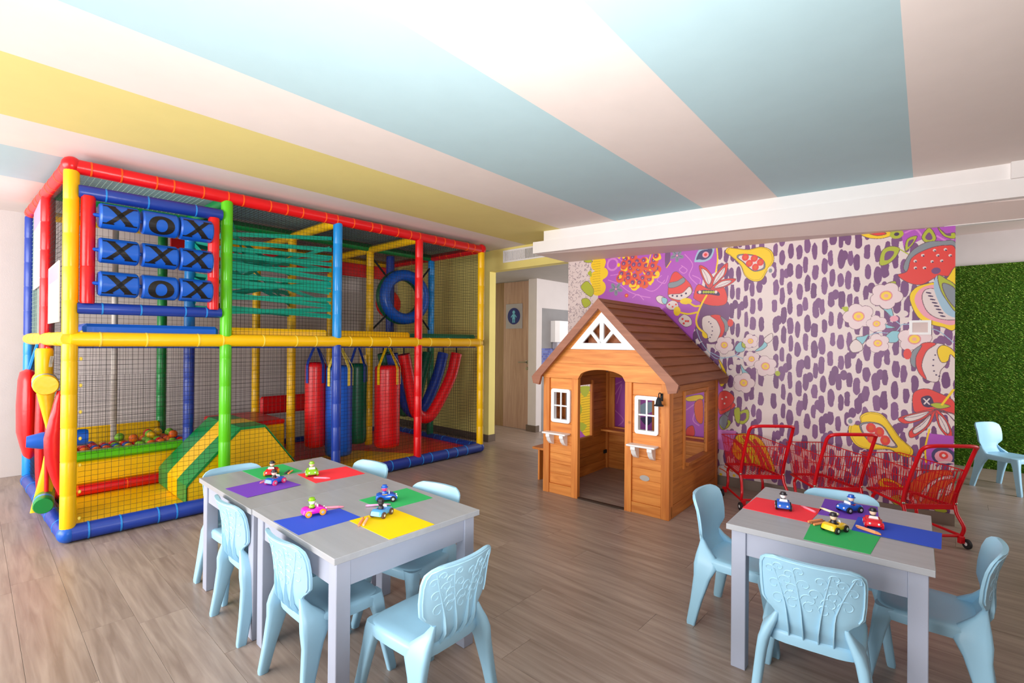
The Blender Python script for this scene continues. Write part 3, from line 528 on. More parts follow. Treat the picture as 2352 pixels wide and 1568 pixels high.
struct('trim_6', MB().add([mur(ML - .06, 2.098, .012), mur(ML + 2.6, 2.062, .012), mur(ML + 2.6, 2.094, .012), mur(ML - .06, 2.124, .012),
                           mur(ML - .06, 2.098, -.04), mur(ML + 2.6, 2.062, -.04), mur(ML + 2.6, 2.094, -.04), mur(ML - .06, 2.124, -.04)],
                          [(0, 1, 2, 3), (4, 7, 6, 5), (0, 4, 5, 1), (3, 2, 6, 7), (0, 3, 7, 4), (1, 5, 6, 2)]), M_beam)
# passage on the right with the artificial-grass wall
struct('wall_right', MB().box(7.06, -3.4, 0, 7.16, 2.2, 2.6), M_white)
struct('trim_7', MB().box(4.75, -3.3, 2.44, 7.06, .3, 2.54), M_soffit)
ga = MB().box(7.03, -3.0, 0, 7.055, .6, 2.105)
gw = tag(ga.build('grass_panel', mat('grass_backing', (62, 102, 28), .9, .1, var=.2, scale=60)), 'artificial green grass panel covering the wall behind the blue chair', 'grass panel')
gr = np.random.RandomState(5)
NB = 62000
by = gr.uniform(-1.35, .25, NB); bz = gr.uniform(0.0, 2.10, NB)
wv = gr.uniform(.003, .0055, NB); ln_ = gr.uniform(.012, .03, NB); an = gr.normal(0, .9, NB); out = gr.uniform(.008, .02, NB)
vs = np.zeros((NB, 3, 3))
vs[:, 0] = np.stack([np.full(NB, 7.031), by - wv * np.cos(an), bz + wv * np.sin(an)], 1)
vs[:, 1] = np.stack([np.full(NB, 7.031), by + wv * np.cos(an), bz - wv * np.sin(an)], 1)
vs[:, 2] = np.stack([7.03 - out, by + ln_ * np.sin(an) * .8, np.clip(bz - ln_ * np.cos(an) * .4 + ln_ * .5, 0.002, 2.118)], 1)
gme = bpy.data.meshes.new('grass_blade')
gme.vertices.add(NB * 3); gme.vertices.foreach_set('co', vs.ravel())
gme.loops.add(NB * 3); gme.loops.foreach_set('vertex_index', np.arange(NB * 3))
gme.polygons.add(NB); gme.polygons.foreach_set('loop_start', np.arange(NB) * 3)
gme.update(); gme.validate()
for cc in ((98, 140, 40), (124, 160, 54), (78, 120, 32), (150, 172, 76)): gme.materials.append(mat('grass_%d' % cc[0], cc, .7, .2, var=.15, scale=30))
for i in range(4): gme.materials[i].name = ('grass_green', 'grass_light_green', 'grass_deep_green', 'grass_straw_green')[i]
gme.polygons.foreach_set('material_index', gr.choice(4, NB, p=[.4, .3, .2, .1]).astype(np.int32)); gme.update()
link('grass_blade', gme, gw, kind='stuff')

# door with a round sign
dr = struct('door_1', MB().box(5.385, 4.535, .003, 5.425, 5.045, 2.153, .002), M_doorw)
struct('side_panel', MB().box(5.392, 5.05, .0, 5.43, 5.24, 2.16, .002), M_doord, dr)
struct('door_frame', MB().box(5.388, 4.518, 0, 5.44, 4.533, 2.163, .002), M_white, dr)
h = MB().lathe([(.026, 0), (.026, .008), (.012, .012), (.012, .05)], (5.385, 4.575, .978), (-1, 0, 0), 14)
h.tube([(5.338, 4.575, .978), (5.335, 4.60, .978), (5.337, 4.70, .975)], .009, 8)
struct('door_handle', h, M_steel, dr, 40)
struct('keyhole_cover', MB().lathe([(.024, 0), (.022, .008), (.008, .009)], (5.385, 4.578, .888), (-1, 0, 0), 14), M_steel, dr, 40)
sg = thing('door_sign', 'clear square door sign with a round navy blue child pictogram', 'sign', (5.383, 4.833, 1.46), world=True)
MB().box(5.378, 4.67, 1.465, 5.384, 4.995, 1.83, .002).build('backing_plate', mat('pale_acrylic', (176, 172, 184), .2, .5), sg)
cy_, cz_ = 4.833, 1.648
MB().lathe([(.122, 0), (.122, .003)], (5.378, cy_, cz_), (-1, 0, 0), 40).build('disc', mat('navy_print', (32, 44, 122), .35, .4), sg, 40)
fg = MB(); X0 = 5.3745
fg.lathe([(.026, 0), (.026, .0012)], (X0, cy_, cz_ + .058), (-1, 0, 0), 20)
fg.prism([(-.02, .03), (.02, .03), (.03, -.045), (-.03, -.045)], lambda a, b: (X0, cy_ + a, cz_ + b), lambda a, b: (X0 - .0012, cy_ + a, cz_ + b))
for s_ in (-1, 1):
    fg.prism([(s_ * .022, .03), (s_ * .06, -.012), (s_ * .048, -.022), (s_ * .02, .008)][::s_], lambda a, b: (X0, cy_ + a, cz_ + b), lambda a, b: (X0 - .0012, cy_ + a, cz_ + b))
    fg.prism([(s_ * .006, -.045), (s_ * .024, -.045), (s_ * .024, -.095), (s_ * .006, -.095)], lambda a, b: (X0, cy_ + a, cz_ + b), lambda a, b: (X0 - .0012, cy_ + a, cz_ + b))
fg.build('pictogram', mat('pale_blue_print', (110, 190, 226), .4, .4), sg, kind='stuff')
# air vent in the lintel
vt = thing('air_vent', 'white slatted air vent in the yellow lintel above the passage', 'vent', (4.385, 3.77, 2.23), world=True)
fr = MB()
for a, b, c, d in ((3.40, 4.12, 2.362, 2.382), (3.40, 4.12, 2.232, 2.25), (3.40, 3.42, 2.25, 2.362), (4.10, 4.12, 2.25, 2.362)):
    fr.box(4.372, a, c, 4.388, b, d, .002)
fr.build('frame', M_wplas, vt)
MB().box(4.381, 3.42, 2.25, 4.386, 4.10, 2.362).build('backing', mat('dark_duct', (92, 88, 84), .8, .2), vt)
for i in range(34):
    y0 = 3.425 + i * .02
    MB().box(4.3725, y0, 2.25, 4.381, y0 + (.012 if i > 16 else .007), 2.362).build('slat', M_wplas, vt)
# paper dispenser
pd = thing('paper_dispenser', 'white rounded paper dispenser on the grey washroom wall', 'dispenser', (5.85, 4.37, 1.17), world=True)
b = MB(); b.loft([[(5.67, 4.372, z), (5.68, 4.30, z), (5.73, 4.255, z), (5.97, 4.255, z), (6.02, 4.30, z), (6.03, 4.372, z)] for z in (1.27, 1.30, 1.56, 1.58)])
b.build('cover', M_wplas, pd, 40)
MB().box(5.70, 4.27, 1.17, 6.0, 4.372, 1.268, .01).build('outlet', mat('frosted_grey_plastic', (186, 184, 196), .4, .4), pd)
# control panel on the mural
cp = thing('wall_control_panel', 'small white framed control panel mounted on the flowery mural', 'panel', mur(2.98, 1.34), world=True)
fp = MB()
for a, b, c, d in ((2.918, 3.040, 1.336, 1.352), (2.918, 3.040, 1.424, 1.440), (2.918, 2.936, 1.352, 1.424), (3.022, 3.040, 1.352, 1.424)): wallbox(a, b, c, d, .018, .004, 0, fp)
fp.build('frame', M_wplas, cp)
wallbox(2.936, 3.022, 1.352, 1.424, .013, .004).build('display', mat('pinkish_display', (214, 190, 186), .2, .5), cp)

# ------------------------------------------------------------------ soft-play frame (one thing, many parts)
PX = [0.41, 1.279, 2.166, 3.05, 3.929]; PY = [4.042, 4.95, 5.86]
def pxy(i, j):
    x, y = PX[i], PY[j]
    if i == 0: x -= .035 * j
    return x, y
play = thing('soft_play_frame', 'two storey padded soft play frame of red, yellow, blue and green tubes with dark netting', 'play frame', (2.17, 4.95, 0), world=True)
def post(i, j, z0, z1, m, r=.041):
    x, y = pxy(i, j); prof = [(r * .94, z0), (r, z0 + .012)]
    z = z0 + .21
    while z < z1 - .06:
        prof += [(r, z - .006), (r * .955, z), (r, z + .006)]; z += .205
    prof += [(r, z1 - .012), (r * .94, z1)]
    return MB().lathe([(a, b) for a, b in prof], (x, y, 0), (0, 0, 1), 18).build('post', m, play, 40)
def rail(p, q, m, tie=None, r=.042, step=.17, name='rail', ties=True):
    P, Q = Vector(p), Vector(q); d = (Q - P); L = d.length
    o = MB().lathe([(r * .93, 0), (r, .012), (r, L - .012), (r * .93, L)], P, d, 16).build(name, m, play, 40)
    if tie and ties:
        s = step * .6
        k = 0
        while s < L - .03:
            tm = MB().lathe([(r * .99, s - .005), (r * 1.045, s - .004), (r * 1.045, s + .004), (r * .99, s + .005)], P, d, 14)
            tm.build('cable_tie', tie, o, 40)
            s += step * (1 + .35 * math.sin(k * 2.3)); k += 1
    return o
ZT, ZM, ZB = 2.32, 1.252, .055
# front posts (upper colour, lower colour)
for i, (mu, ml_) in enumerate(((M_yel, M_yel), (M_lime, M_lime), (M_sky, M_navy), (M_red, M_red), (M_yel, M_yel))):
    post(i, 0, ZM + .03, ZT - .03, mu, .0395); post(i, 0, ZB + .03, ZM - .03, ml_, .0395)
# middle row, back row
for i, (mu, ml_) in enumerate(((M_red, M_red), (M_sky, M_navy), (M_yel, M_yel), (M_yel, M_yel), (M_sky, M_dgreen))):
    post(i, 1, ZM + .03, ZT - .03, mu); post(i, 1, ZB + .03, ZM - .03, ml_)
for i, (mu, ml_) in enumerate(((M_navy, M_sky), (M_green, M_green), (M_yel, M_yel), (M_yel, M_yel), (M_navy, M_dgreen))):
    post(i, 2, ZM + .03, ZT - .03, mu); post(i, 2, ZB + .03, ZM - .03, ml_)
MB().lathe([(.022, 0.02), (.022, 2.3)], (.845, 5.45, 0), (0, 0, 1), 12).build('bare_pole', M_pole, play, 40)
def P3(i, j, z): return (*pxy(i, j), z)
# top rails
rail(P3(0, 0, ZT), P3(4, 0, ZT), M_red, M_tie_o, .045, .15)
rail(P3(0, 0, ZT), P3(0, 2, ZT), M_red, M_tie_o, .045, .2)
rail(P3(4, 0, ZT), P3(4, 2, ZT), M_red, M_tie_o, .042, .2)
rail(P3(0, 1, ZT), P3(4, 1, ZT), M_green, None); rail(P3(0, 2, ZT), P3(4, 2, ZT), M_yel, None)
for i, m in ((1, M_green), (2, M_yel), (3, M_yel)):
    rail(P3(i, 0, ZT - .02), P3(i, 1, ZT - .02), m, None); rail(P3(i, 1, ZT - .02), P3(i, 2, ZT - .02), M_yel if i > 1 else M_green, None)
# red corner cap
MB().ball((*pxy(0, 0), ZT + .004), .052, 14, 8).build('corner_cap', M_red, play, 50)
MB().ball((*pxy(4, 0), ZT + .005), .056, 14, 8).build('corner_cap', M_red, play, 50)
# deck rails
rail(P3(0, 0, ZM), P3(4, 0, ZM), M_yel, M_tie_y, .046, .24); rail(P3(0, 0, ZM), P3(0, 2, ZM), M_yel, M_tie_y, .046, .26)
rail(P3(4, 0, ZM), P3(4, 2, ZM), M_yel, None); rail(P3(0, 2, ZM), P3(4, 2, ZM), M_yel, None)
rail(P3(1, 0, ZM - .02), P3(1, 2, ZM - .02), M_navy, None); rail(P3(2, 0, ZM - .02), P3(2, 2, ZM - .02), M_navy, None); rail(P3(3, 0, ZM - .02), P3(3, 2, ZM - .02), M_navy, None)
# bottom rails
rail(P3(0, 0, ZB), P3(4, 0, ZB), M_navy, M_tie_b, .052, .16); rail(P3(0, 0, ZB), P3(0, 2, ZB), M_navy, M_tie_b, .052, .3)
rail(P3(4, 0, ZB), P3(4, 2, ZB), M_navy, M_tie_b, .048, .22); rail(P3(0, 2, ZB), P3(4, 2, ZB), M_navy, None, .048)
rail(P3(0, 1, ZB + .043), (1.15, 4.95, ZB + .043), M_red, M_tie_o, .04, .3)
MB().ball((*pxy(0, 0), ZB), .0545, 14, 8).build('corner_cap', M_blue, play, 50)
MB().ball((*pxy(4, 0), ZB), .054, 14, 8).build('corner_cap', M_navy, play, 50)
# decks
for i in range(4):
    MB().box(PX[i] + .04, PY[0] + .03, 1.195, PX[i + 1] - .04, PY[2] - .03, 1.235, .006).build('deck_panel', M_navy, play)
def pad(name, b, m, ch=.02): return MB().box(*b, ch).build(name, m, play, 50)
pad('deck_pad', (.47, 4.05, 1.238, 1.235, 4.9, 1.352), M_blue); 
pad('barrier_pad', (1.33, 4.105, 1.24, 2.12, 4.165, 1.352), M_yel); pad('barrier_pad', (2.215, 4.105, 1.24, 3.005, 4.165, 1.35), M_yel)
pad('deck_pad', (3.10, 4.07, 1.24, 3.885, 5.8, 1.342), M_dgreen)
pad('barrier_pad', (.43, 5.80, .06, 1.26, 5.85, .46), M_yel)
pad('back_panel', (2.2, 5.79, .42, 3.2, 5.84, .62), M_red)
for i in range(1, 4): pad('roof_valance', (PX[i] + .05, 5.80, 2.10, PX[i + 1] - .05, 5.82, 2.27), M_red, .006)
# ball pit: front wall pad with a green top
pit = pad('pit_wall', (.42, 4.965, .128, 1.45, 5.04, .315), M_yel)
MB().box(.42, 4.94, .315, 1.45, 5.05, .385, .02).build('top_pad', M_lime, pit, 50)
MB().box(.43, 5.05, .06, 2.1, 5.80, .30).build('pit_base', M_navy, play)
# ties of the net along posts: little yellow beads
# noughts and crosses frame
rail((.44, 4.03, 2.168), (1.24, 4.03, 2.178), M_navy, M_tie_b, .042, .22); rail((.44, 4.03, 1.445), (1.24, 4.03, 1.455), M_navy, M_tie_b, .036, .2)
for x0 in (.487, 1.186): MB().lathe([(.034, 1.475), (.037, 1.49), (.037, 1.70), (.0355, 1.704), (.037, 1.708), (.037, 2.13), (.034, 2.145)], (x0, 4.02, 0), (0, 0, 1), 16).build('post', M_red, play, 40)
def glyph(ch):
    """strokes in (u,v), u along the block, v up; each a quad strip"""
    if ch == 'X':
        t = .023
        return [[(-.058, .054), (-.026, .054), (.058, -.054), (.026, -.054)], [(.036, .054), (.060, .054), (-.036, -.054), (-.062, -.054)],
                [(-.066, .054), (-.018, .054), (-.018, .046), (-.066, .046)], [(.026, .054), (.068, .054), (.068, .046), (.026, .046)],
                [(.018, -.046), (.066, -.046), (.066, -.054), (.018, -.054)], [(-.068, -.046), (-.024, -.046), (-.024, -.054), (-.068, -.054)]]
    out = []
    for k in range(24):
        a, b = 2 * PI * k / 24, 2 * PI * (k + 1) / 24
        out.append([(.056 * math.cos(a), .056 * math.sin(a)), (.056 * math.cos(b), .056 * math.sin(b)), (.025 * math.cos(b), .036 * math.sin(b)), (.025 * math.cos(a), .036 * math.sin(a))])
    return out
RB = .079
for r_, row in enumerate(('XOX', 'XXX', 'XOX')):
    zc = (2.032, 1.815, 1.604)[r_]
    MB().lathe([(.012, 0), (.012, .7)], (.487, 4.0, zc), (1, 0, 0), 10).build('spindle', M_blue, play, 40)
    for c_, ch in enumerate(row):
        xc = (.634, .851, 1.062)[c_]; hl = .1
        blk = MB().lathe([(RB * .3, -hl), (RB * .9, -hl), (RB, -hl + .01), (RB, hl - .01), (RB * .9, hl), (RB * .3, hl)], (xc, 4.0, zc), (1, 0, 0), 28).build('letter_block', M_blue, play, 35)
        g = MB(); tilt = (.0, .28, -.1)[c_] if ch == 'O' else random.uniform(-.06, .12)
        for qd in glyph(ch):
            a0, a1, a2, a3 = [Vector((*p, 0)) for p in qd]; N_ = 8
            vs = []
            for k in range(N_ + 1):
                t = k / N_
                for p in (a0.lerp(a3, t), a1.lerp(a2, t)):
                    an = p.y * 1.2 / RB - tilt; rr = RB + .0016
                    vs.append((xc + p.x * 1.3, 4.0 - rr * math.cos(an), zc + rr * math.sin(an)))
            g.add(vs, [(2 * k, 2 * k + 1, 2 * k + 3, 2 * k + 2) for k in range(N_)])
        g.build('letter', M_black, blk)
# nets: thin cords, one mesh for each panel
def net(P, U, V, lu, lv, step, m=M_net, r=.0011, sag=0.0):
    P, U, V = Vector(P), Vector(U).normalized(), Vector(V).normalized(); mb = MB(); nrm = U.cross(V)
    nu, nv = int(lu / step), int(lv / step)
    for k in range(1, nu):
        a = P + U * (k * step + random.uniform(-.003, .003)); mb.tube([a, a + V * lv * .5 + nrm * sag + U * random.uniform(-.004, .004), a + V * lv], r, 3, caps=False)
    for k in range(1, nv):
        a = P + V * (k * step + random.uniform(-.003, .003)); mb.tube([a, a + U * lu * .5 + nrm * sag + V * random.uniform(-.004, .004), a + U * lu], r, 3, caps=False)
    return mb.build('net', m, play, kind='stuff')
for i in range(4):
    a, b = PX[i] + .045, PX[i + 1] - .045
    if i > 0: net((a, 4.05, ZM + .04), (1, 0, 0), (0, 0, 1), b - a, ZT - ZM - .08, .030)
    net((a, 4.045, ZB + .043), (1, 0, 0), (0, 0, 1), b - a, ZM - ZB - .08, .033)
    net((a, 5.87, ZM + .04), (1, 0, 0), (0, 0, 1), b - a, ZT - ZM - .08, .04, r=.0012); net((a, 5.87, ZB + .043), (1, 0, 0), (0, 0, 1), b - a, ZM - ZB - .08, .04, r=.0012)
    net((a, 4.09, ZT - .005), (1, 0, 0), (0, 1, 0), b - a, 1.72, .03, M_netg if i == 0 else M_net, .0015)
for j in range(2):
    x0, y0 = pxy(0, j); x1, y1 = pxy(0, j + 1)
    net((x0, y0 + .05, ZM + .04), (x1 - x0, y1 - y0, 0), (0, 0, 1), .81, ZT - ZM - .08, .034, M_netg if j else M_net)
    net((x0, y0 + .05, ZB + .043), (x1 - x0, y1 - y0, 0), (0, 0, 1), .81, ZM - ZB - .08, .034)
    net((PX[4], PY[j] + .05, ZM + .04), (0, 1, 0), (0, 0, 1), .81, ZT - ZM - .08, .034); net((PX[4], PY[j] + .05, ZB + .043), (0, 1, 0), (0, 0, 1), .81, ZM - ZB - .08, .034)
for i in (0,): net((PX[i] + .05, 4.95, ZB + .3), (1, 0, 0), (0, 0, 1), .78, .0001 + .62, .034)
# beads along the corner posts
bd = MB()
for k in range(13): bd.ball((PX[0] + .052, 4.03, .14 + k * .165), (.009, .007, .012), 6, 4)
for k in range(9): bd.ball((PX[2] + .01, 4.99, .2 + k * .11), (.009, .007, .011), 6, 4)
bd.build('net_tie', M_tie_y, play, kind='stuff')
# teal straps of the crawl-through web (bay 2, upper floor)
random.seed(21)
def strap(a, b, w=.03):
    a, b = Vector(a), Vector(b); d = (b - a); n_ = 10; vs = []
    tw = random.uniform(-.5, .5)
    for k in range(n_ + 1):
        t = k / n_; q = a.lerp(b, t); an = tw * math.sin(PI * t)
        up = Vector((0, math.sin(an), math.cos(an)))
        for e in (-1, 1):
            for th in (-.0012, .0012): vs.append(q + up * e * w / 2 + Vector((0, th, 0)))
    fs = []
    for k in range(n_):
        o = 4 * k
        fs += [(o, o + 4, o + 6, o + 2), (o + 1, o + 3, o + 7, o + 5), (o + 2, o + 6, o + 7, o + 3), (o, o + 1, o + 5, o + 4)]
    return MB().add(vs, fs).build('web_strap', M_teal, play)
fz = [(2.00, 2.06), (2.06, 2.16), (1.95, 1.99), (1.80, 1.88), (1.84, 1.80), (1.74, 1.76), (1.66, 1.74), (1.58, 1.62), (1.60, 1.56), (1.47, 1.53), (1.50, 1.47), (1.90, 1.93), (1.70, 1.70)]
for a, b in fz: strap((1.31, 4.09, a), (2.135, 4.09, b), .034)
for k in range(7):
    z0, z1 = 1.5 + k * .095, 1.48 + ((k * 3) % 7) * .1
    strap((1.31, 4.10, z0), (2.13, 4.93, z1 + .03)); strap((1.31, 4.93, z0 + .04), (2.13, 4.12, z1))
    strap((1.31, 4.95, z0 + .02), (2.135, 4.95, z1 + .05), .04); strap((1.30, 4.12 + .004 * k, z0 + .03), (1.30 + .002 * k, 4.92, z1), .04)
strap((1.31, 4.10, 2.22), (1.75, 4.93, 1.93), .04)
# tyre ring on black webbing (bay 4, upper floor)
rc = Vector((3.50, 4.93, 1.792)); rn = Vector((-.12, -.99, .0)).normalized(); ru = Vector((.99, -.12, 0)).normalized()
ring = [rc + ru * .262 * math.cos(2 * PI * k / 30) + Vector((0, 0, .262 * math.sin(2 * PI * k / 30))) for k in range(30)]
ro = MB().tube([q + rn * .03 for q in ring], .066, 14, closed=True).build('tyre_ring', M_blue, play, 60)
MB().tube([q - rn * .055 + (q - rc).normalized() * .004 for q in ring], .064, 14, closed=True).build('green_half', M_dgreen, ro, 60, label='green rear half of the ring')
for sx, sz in ((-1, 1), (1, 1), (-1, -1), (1, -1)):
    a = rc + ru * .22 * sx + Vector((0, 0, .22 * sz)); b = Vector((3.07 if sx < 0 else 3.93, 4.95, 1.80 + .42 * sz))
    MB().tube([a, b], .011, 6).build('webbing', M_strapb, play)
MB().lathe([(.19, 0), (.19, .03), (.16, .07), (.08, .10), (.02, .105)], (3.84, 5.78, 1.775), (0, -1, 0), 24).build('bumper_dome', M_red, play, 40)
MB().lathe([(.05, 1.24), (.05, 2.3)], (3.46, 5.16, 0), (0, 0, 1), 14).build('post', M_navy, play, 40)

# ------------------------------------------------------------------ things in and on the play frame
def hang_sign(px, y0, y1, z0, z1, label):
    t = thing('notice_board', label, 'sign', (px, (y0 + y1) / 2, z0), world=True)
    MB().box(px - .004, y0, z0, px + .004, y1, z1, .001).build('sheet', M_wplas, t)
    MB().box(px - .0055, y0 + .01, z1 - (z1 - z0) * .30, px - .004, y1 - .01, z1 - .015).build('purple_heading', mat('mauve_print', (176, 150, 178), .5, .3), t)
hang_sign(.345, 5.0, 5.60, 1.65, 2.33, 'white notice sheet with a mauve heading, upper one on the left end net')
hang_sign(.373, 4.20, 4.80, 1.36, 1.75, 'white notice sheet with a mauve heading, lower one beside the yellow corner post')
# floor mats
def mat_on(name, poly, m, label, z0=.012, z1=.056):
    o = MB().prism(poly, lambda a, b: (a, b, z0), lambda a, b: (a, b, z1)).build(name, m)
    return tag(o, label, 'mat')
mat_on('play_mat', [(.47, 4.10), (1.75, 4.10), (1.75, 4.94), (.47, 4.94)], M_yel, 'yellow floor mat below the noughts and crosses, in front of the ball pit')
mat_on('play_mat', [(1.76, 4.10), (3.32, 4.10), (2.86, 4.9), (1.76, 4.9)], M_yel, 'yellow floor mat below the hanging punch bags')
mat_on('play_mat', [(3.33, 4.10), (3.87, 4.10), (3.87, 5.8), (2.87, 5.8), (2.87, 4.91)], M_red, 'red floor mat below the sagging tubes at the right end')
mat_on('play_mat', [(2.12, 4.91), (2.86, 4.91), (2.86, 5.78), (2.12, 5.78)], M_red, 'dark red floor mat behind the punch bags')
# foam hump with a striped slope
rmp = thing('foam_hump', 'yellow foam climbing hump with green striped slope beside the ball pit', 'foam hump', (1.5, 4.5, .056), world=True)
prof = [(1.09, .057), (1.07, .075), (1.07, .19), (1.43, .56), (1.60, .56), (1.97, .057)]
Y0, Y1 = 4.14, 4.90
MB().prism(prof, lambda a, b: (a, Y0, b), lambda a, b: (a, Y1, b)).build('core', M_yel, rmp)
def cover(y0, y1, m, name='stripe'):
    mb = MB(); pts = [(1.058, .08), (1.058, .195), (1.10, .245), (1.25, .402), (1.42, .574), (1.605, .574), (1.78, .334), (1.985, .06)]
    vs = []
    for a, b in pts: vs += [(a, y0, b), (a, y1, b), (a + .004, y0, max(.0585, b - .02)), (a + .004, y1, max(.0585, b - .02))]
    fs = []
    for k in range(len(pts) - 1):
        o = 4 * k; fs += [(o, o + 4, o + 5, o + 1), (o, o + 2, o + 6, o + 4), (o + 1, o + 5, o + 7, o + 3)]
    fs += [(0, 1, 3, 2), (28, 30, 31, 29)]
    return mb.add(vs, fs).build(name, m, rmp)
cover(4.135, 4.37, M_green); cover(4.37, 4.63, M_yel); cover(4.63, 4.905, M_green)
stp = thing('foam_step', 'yellow foam step block with a red top behind the striped hump', 'foam step', (1.95, 5.3, .056), world=True)
MB().box(1.62, 4.96, .057, 2.11, 5.72, .43, .01).build('side_cover', M_yel, stp)
MB().box(1.615, 4.955, .43, 2.115, 5.725, .475, .012).build('top_cover', M_red, stp)
# punch bags: cylinders on webbing loops
def bag(x, y, r, z0, z1, m, sm, label):
    t = thing('punch_bag', label, 'punch bag', (x, y, z0), group='punch bags under the deck', world=True)
    pr = [(r * .3, z0), (r * .8, z0 + .005), (r * .96, z0 + .02), (r, z0 + .05)]
    n = 9
    for k in range(1, n): pr.append((r * (1 + .012 * math.sin(k * 2.1)), z0 + .05 + (z1 - z0 - .1) * k / n))
    pr += [(r, z1 - .05), (r * .96, z1 - .02), (r * .8, z1 - .004), (r * .3, z1)]
    MB().lathe(pr, (x, y, 0), (0, 0, 1), 26).build('padded_cylinder', m, t, 50)
    for a in (-.6, 1.3, 3.4):
        c_, s_ = math.cos(a), -abs(math.sin(a)) if a < 3 else math.sin(a)
        mb = MB(); w = .016; tx, ty = -s_, c_
        pts = [(r * 1.01, z1 - .2), (r * 1.015, z1 - .03), (r * .9, z1 + .01), (.02, 1.195)]
        vs = []
        for rr, z in pts:
            for e in (-1, 1): vs += [(x + c_ * rr + tx * w * e, y + s_ * rr + ty * w * e, z), (x + c_ * (rr + .004) + tx * w * e, y + s_ * (rr + .004) + ty * w * e, z)]
        fs = []
        for k in range(3):
            o = 4 * k; fs += [(o + 1, o + 5, o + 7, o + 3), (o, o + 2, o + 6, o + 4), (o, o + 4, o + 5, o + 1), (o + 2, o + 3, o + 7, o + 6)]
        mb.add(vs, fs).build('webbing_loop', sm, t)
bag(2.26, 4.62, .098, .225, 1.05, M_red, M_navy, 'red punch bag, left end of the row of hanging bags')
bag(2.44, 4.50, .126, .13, 1.02, M_blue, M_tie_y, 'blue punch bag hanging behind the navy post')
bag(2.80, 4.78, .10, .16, 1.02, M_dgreen, M_navy, 'green punch bag between the blue and the right-hand red one')
bag(2.94, 4.42, .130, .15, 1.01, M_red, M_yel, 'red punch bag with yellow loops, right end of the row')
MB().lathe([(.06, .2), (.06, 1.1)], (3.02, 4.98, 0), (0, 0, 1), 14).build('post', M_yel, play, 40)
# sagging U tubes
def utube(y, m, x0, x1, zb, zt, label, xm=None):
    xm = xm or (x0 + x1) / 2
    P = spline([(x0, y, zt), (x0 + .06, y, zt - .25), (xm - .13, y, zb + .09), (xm, y, zb), (xm + .13, y, zb + .07), (x1 - .09, y, zt - .28), (x1, y, zt)], 5)
    t = thing('sagging_tube', label, 'padded tube', (xm, y, zb), group='sagging tubes at the right end', world=True)
    MB().tube(P, .066, 14).build('padded_tube', m, t, 60)
    for xx_ in (x0, x1): MB().tube([(xx_, y, zt - .02), (xx_, y, 1.195)], .008, 6).build('hanger', M_strapb, t)
utube(4.40, M_red, 3.13, 3.88, .41, 1.12, 'red padded tube sagging in a U, front one of three', 3.42)
utube(4.62, M_navy, 3.13, 3.86, .44, 1.12, 'blue padded tube sagging in a U, middle one of three', 3.46)
utube(4.84, M_dgreen, 3.16, 3.80, .43, 1.12, 'dark green padded tube sagging in a U, rear one of three', 3.48)
# balls in the pit
random.seed(11)
bme = {}
for nm, m in (('red', M_red), ('orange', mat('orange_ball', (240, 110, 20), .35, .5)), ('green', mat('lime_ball', (130, 200, 40), .35, .5)), ('blue', M_blue), ('yellow', M_yel)):
    bme[nm] = MB().ball((0, 0, 0), .036, 12, 8).mesh('plastic_ball', m, 60)
for ix in range(12):
    for iy in range(5):
        for lay in (0, 1):
            if lay and (random.random() < .72 or not (4 < ix < 11)): continue
            nm = random.choice(['red', 'orange', 'green', 'red', 'green', 'orange', 'blue', 'yellow'])
            o = link('plastic_ball', bme[nm])
            o.location = (.47 + ix * .073 + random.uniform(-.004, .004) + lay * .036, 5.12 + iy * .074 + lay * .037, .338 + lay * .055 + (.012 * math.sin(ix * .9) if not lay else .0) + .012)
            tag(o, nm + ' plastic ball lying in the ball pit', 'ball', nm + ' balls in the ball pit')
# turning climbing post with padded arms at the left end
tw = thing('padded_climbing_post', 'turning post with yellow, blue and green padded arms and red fins at the left end', 'climbing post', (.30, 4.42, .02), world=True)
ax, ay = .325, 4.42
MB().lathe([(.036, .96), (.043, .975), (.046, 1.17), (.04, 1.19)], (ax, ay, 0), (0, 0, 1), 18).build('top_sleeve', M_yel, tw, 40)
MB().lathe([(.012, .20), (.012, 1.2)], (ax + .02, ay + .03, 0), (0, 0, 1), 10).build('spindle', M_red, tw, 40)
for k in range(3): MB().tube([(.352 + k * .006, 4.36, 1.14), (.345 + k * .006, 4.355, 1.09), (.345 + k * .006, 4.355, 1.07)], .003, 5).build('spring_wire', M_steel, tw)
def arm(p, d, l0, l1, r, m, tie, r1=None):
    d = Vector(d).normalized(); p = Vector(p); r1 = r1 or r
    o = MB().lathe([(r1 * .3, -l0), (r1 * .9, -l0), (r1, -l0 + .012), (r, -l0 + .07), (r, l1 - .012), (r * .9, l1), (r * .3, l1)], p, d, 20).build('padded_arm', m, tw, 40)
    MB().lathe([(r * 1.01, -l0 + .08), (r * 1.03, -l0 + .085), (r * 1.03, -l0 + .12), (r * 1.01, -l0 + .125)], p, d, 20).build('band', tie, o, 40)
arm((.331, 4.42, .965), (.05, 1, .03), (.18), .2, .064, M_yel, M_sky)
arm((.345, 4.33, .60), (1, -.05, -.02), .105, .19, .054, M_blue, M_navy, .038)
arm((.333, 4.43, .195), (.10, 1, .0), .16, .2, .051, M_green, M_sky)
def fin(rows, y, th, m, name='fin'):
    """a padded sheet: rows of (z, left x, right x)"""
    rings = []
    for z, a, b in rows:
        w = b - a
        rings.append([(a, y, z), (a + w * .15, y - th * .7, z), (a + w * .5, y - th, z), (a + w * .85, y - th * .7, z), (b, y, z), (b - w * .15, y + th * .7, z), (b - w * .5, y + th, z), (b - w * .85, y + th * .7, z)])
    MB().loft(rings).build(name, m, tw, 60)
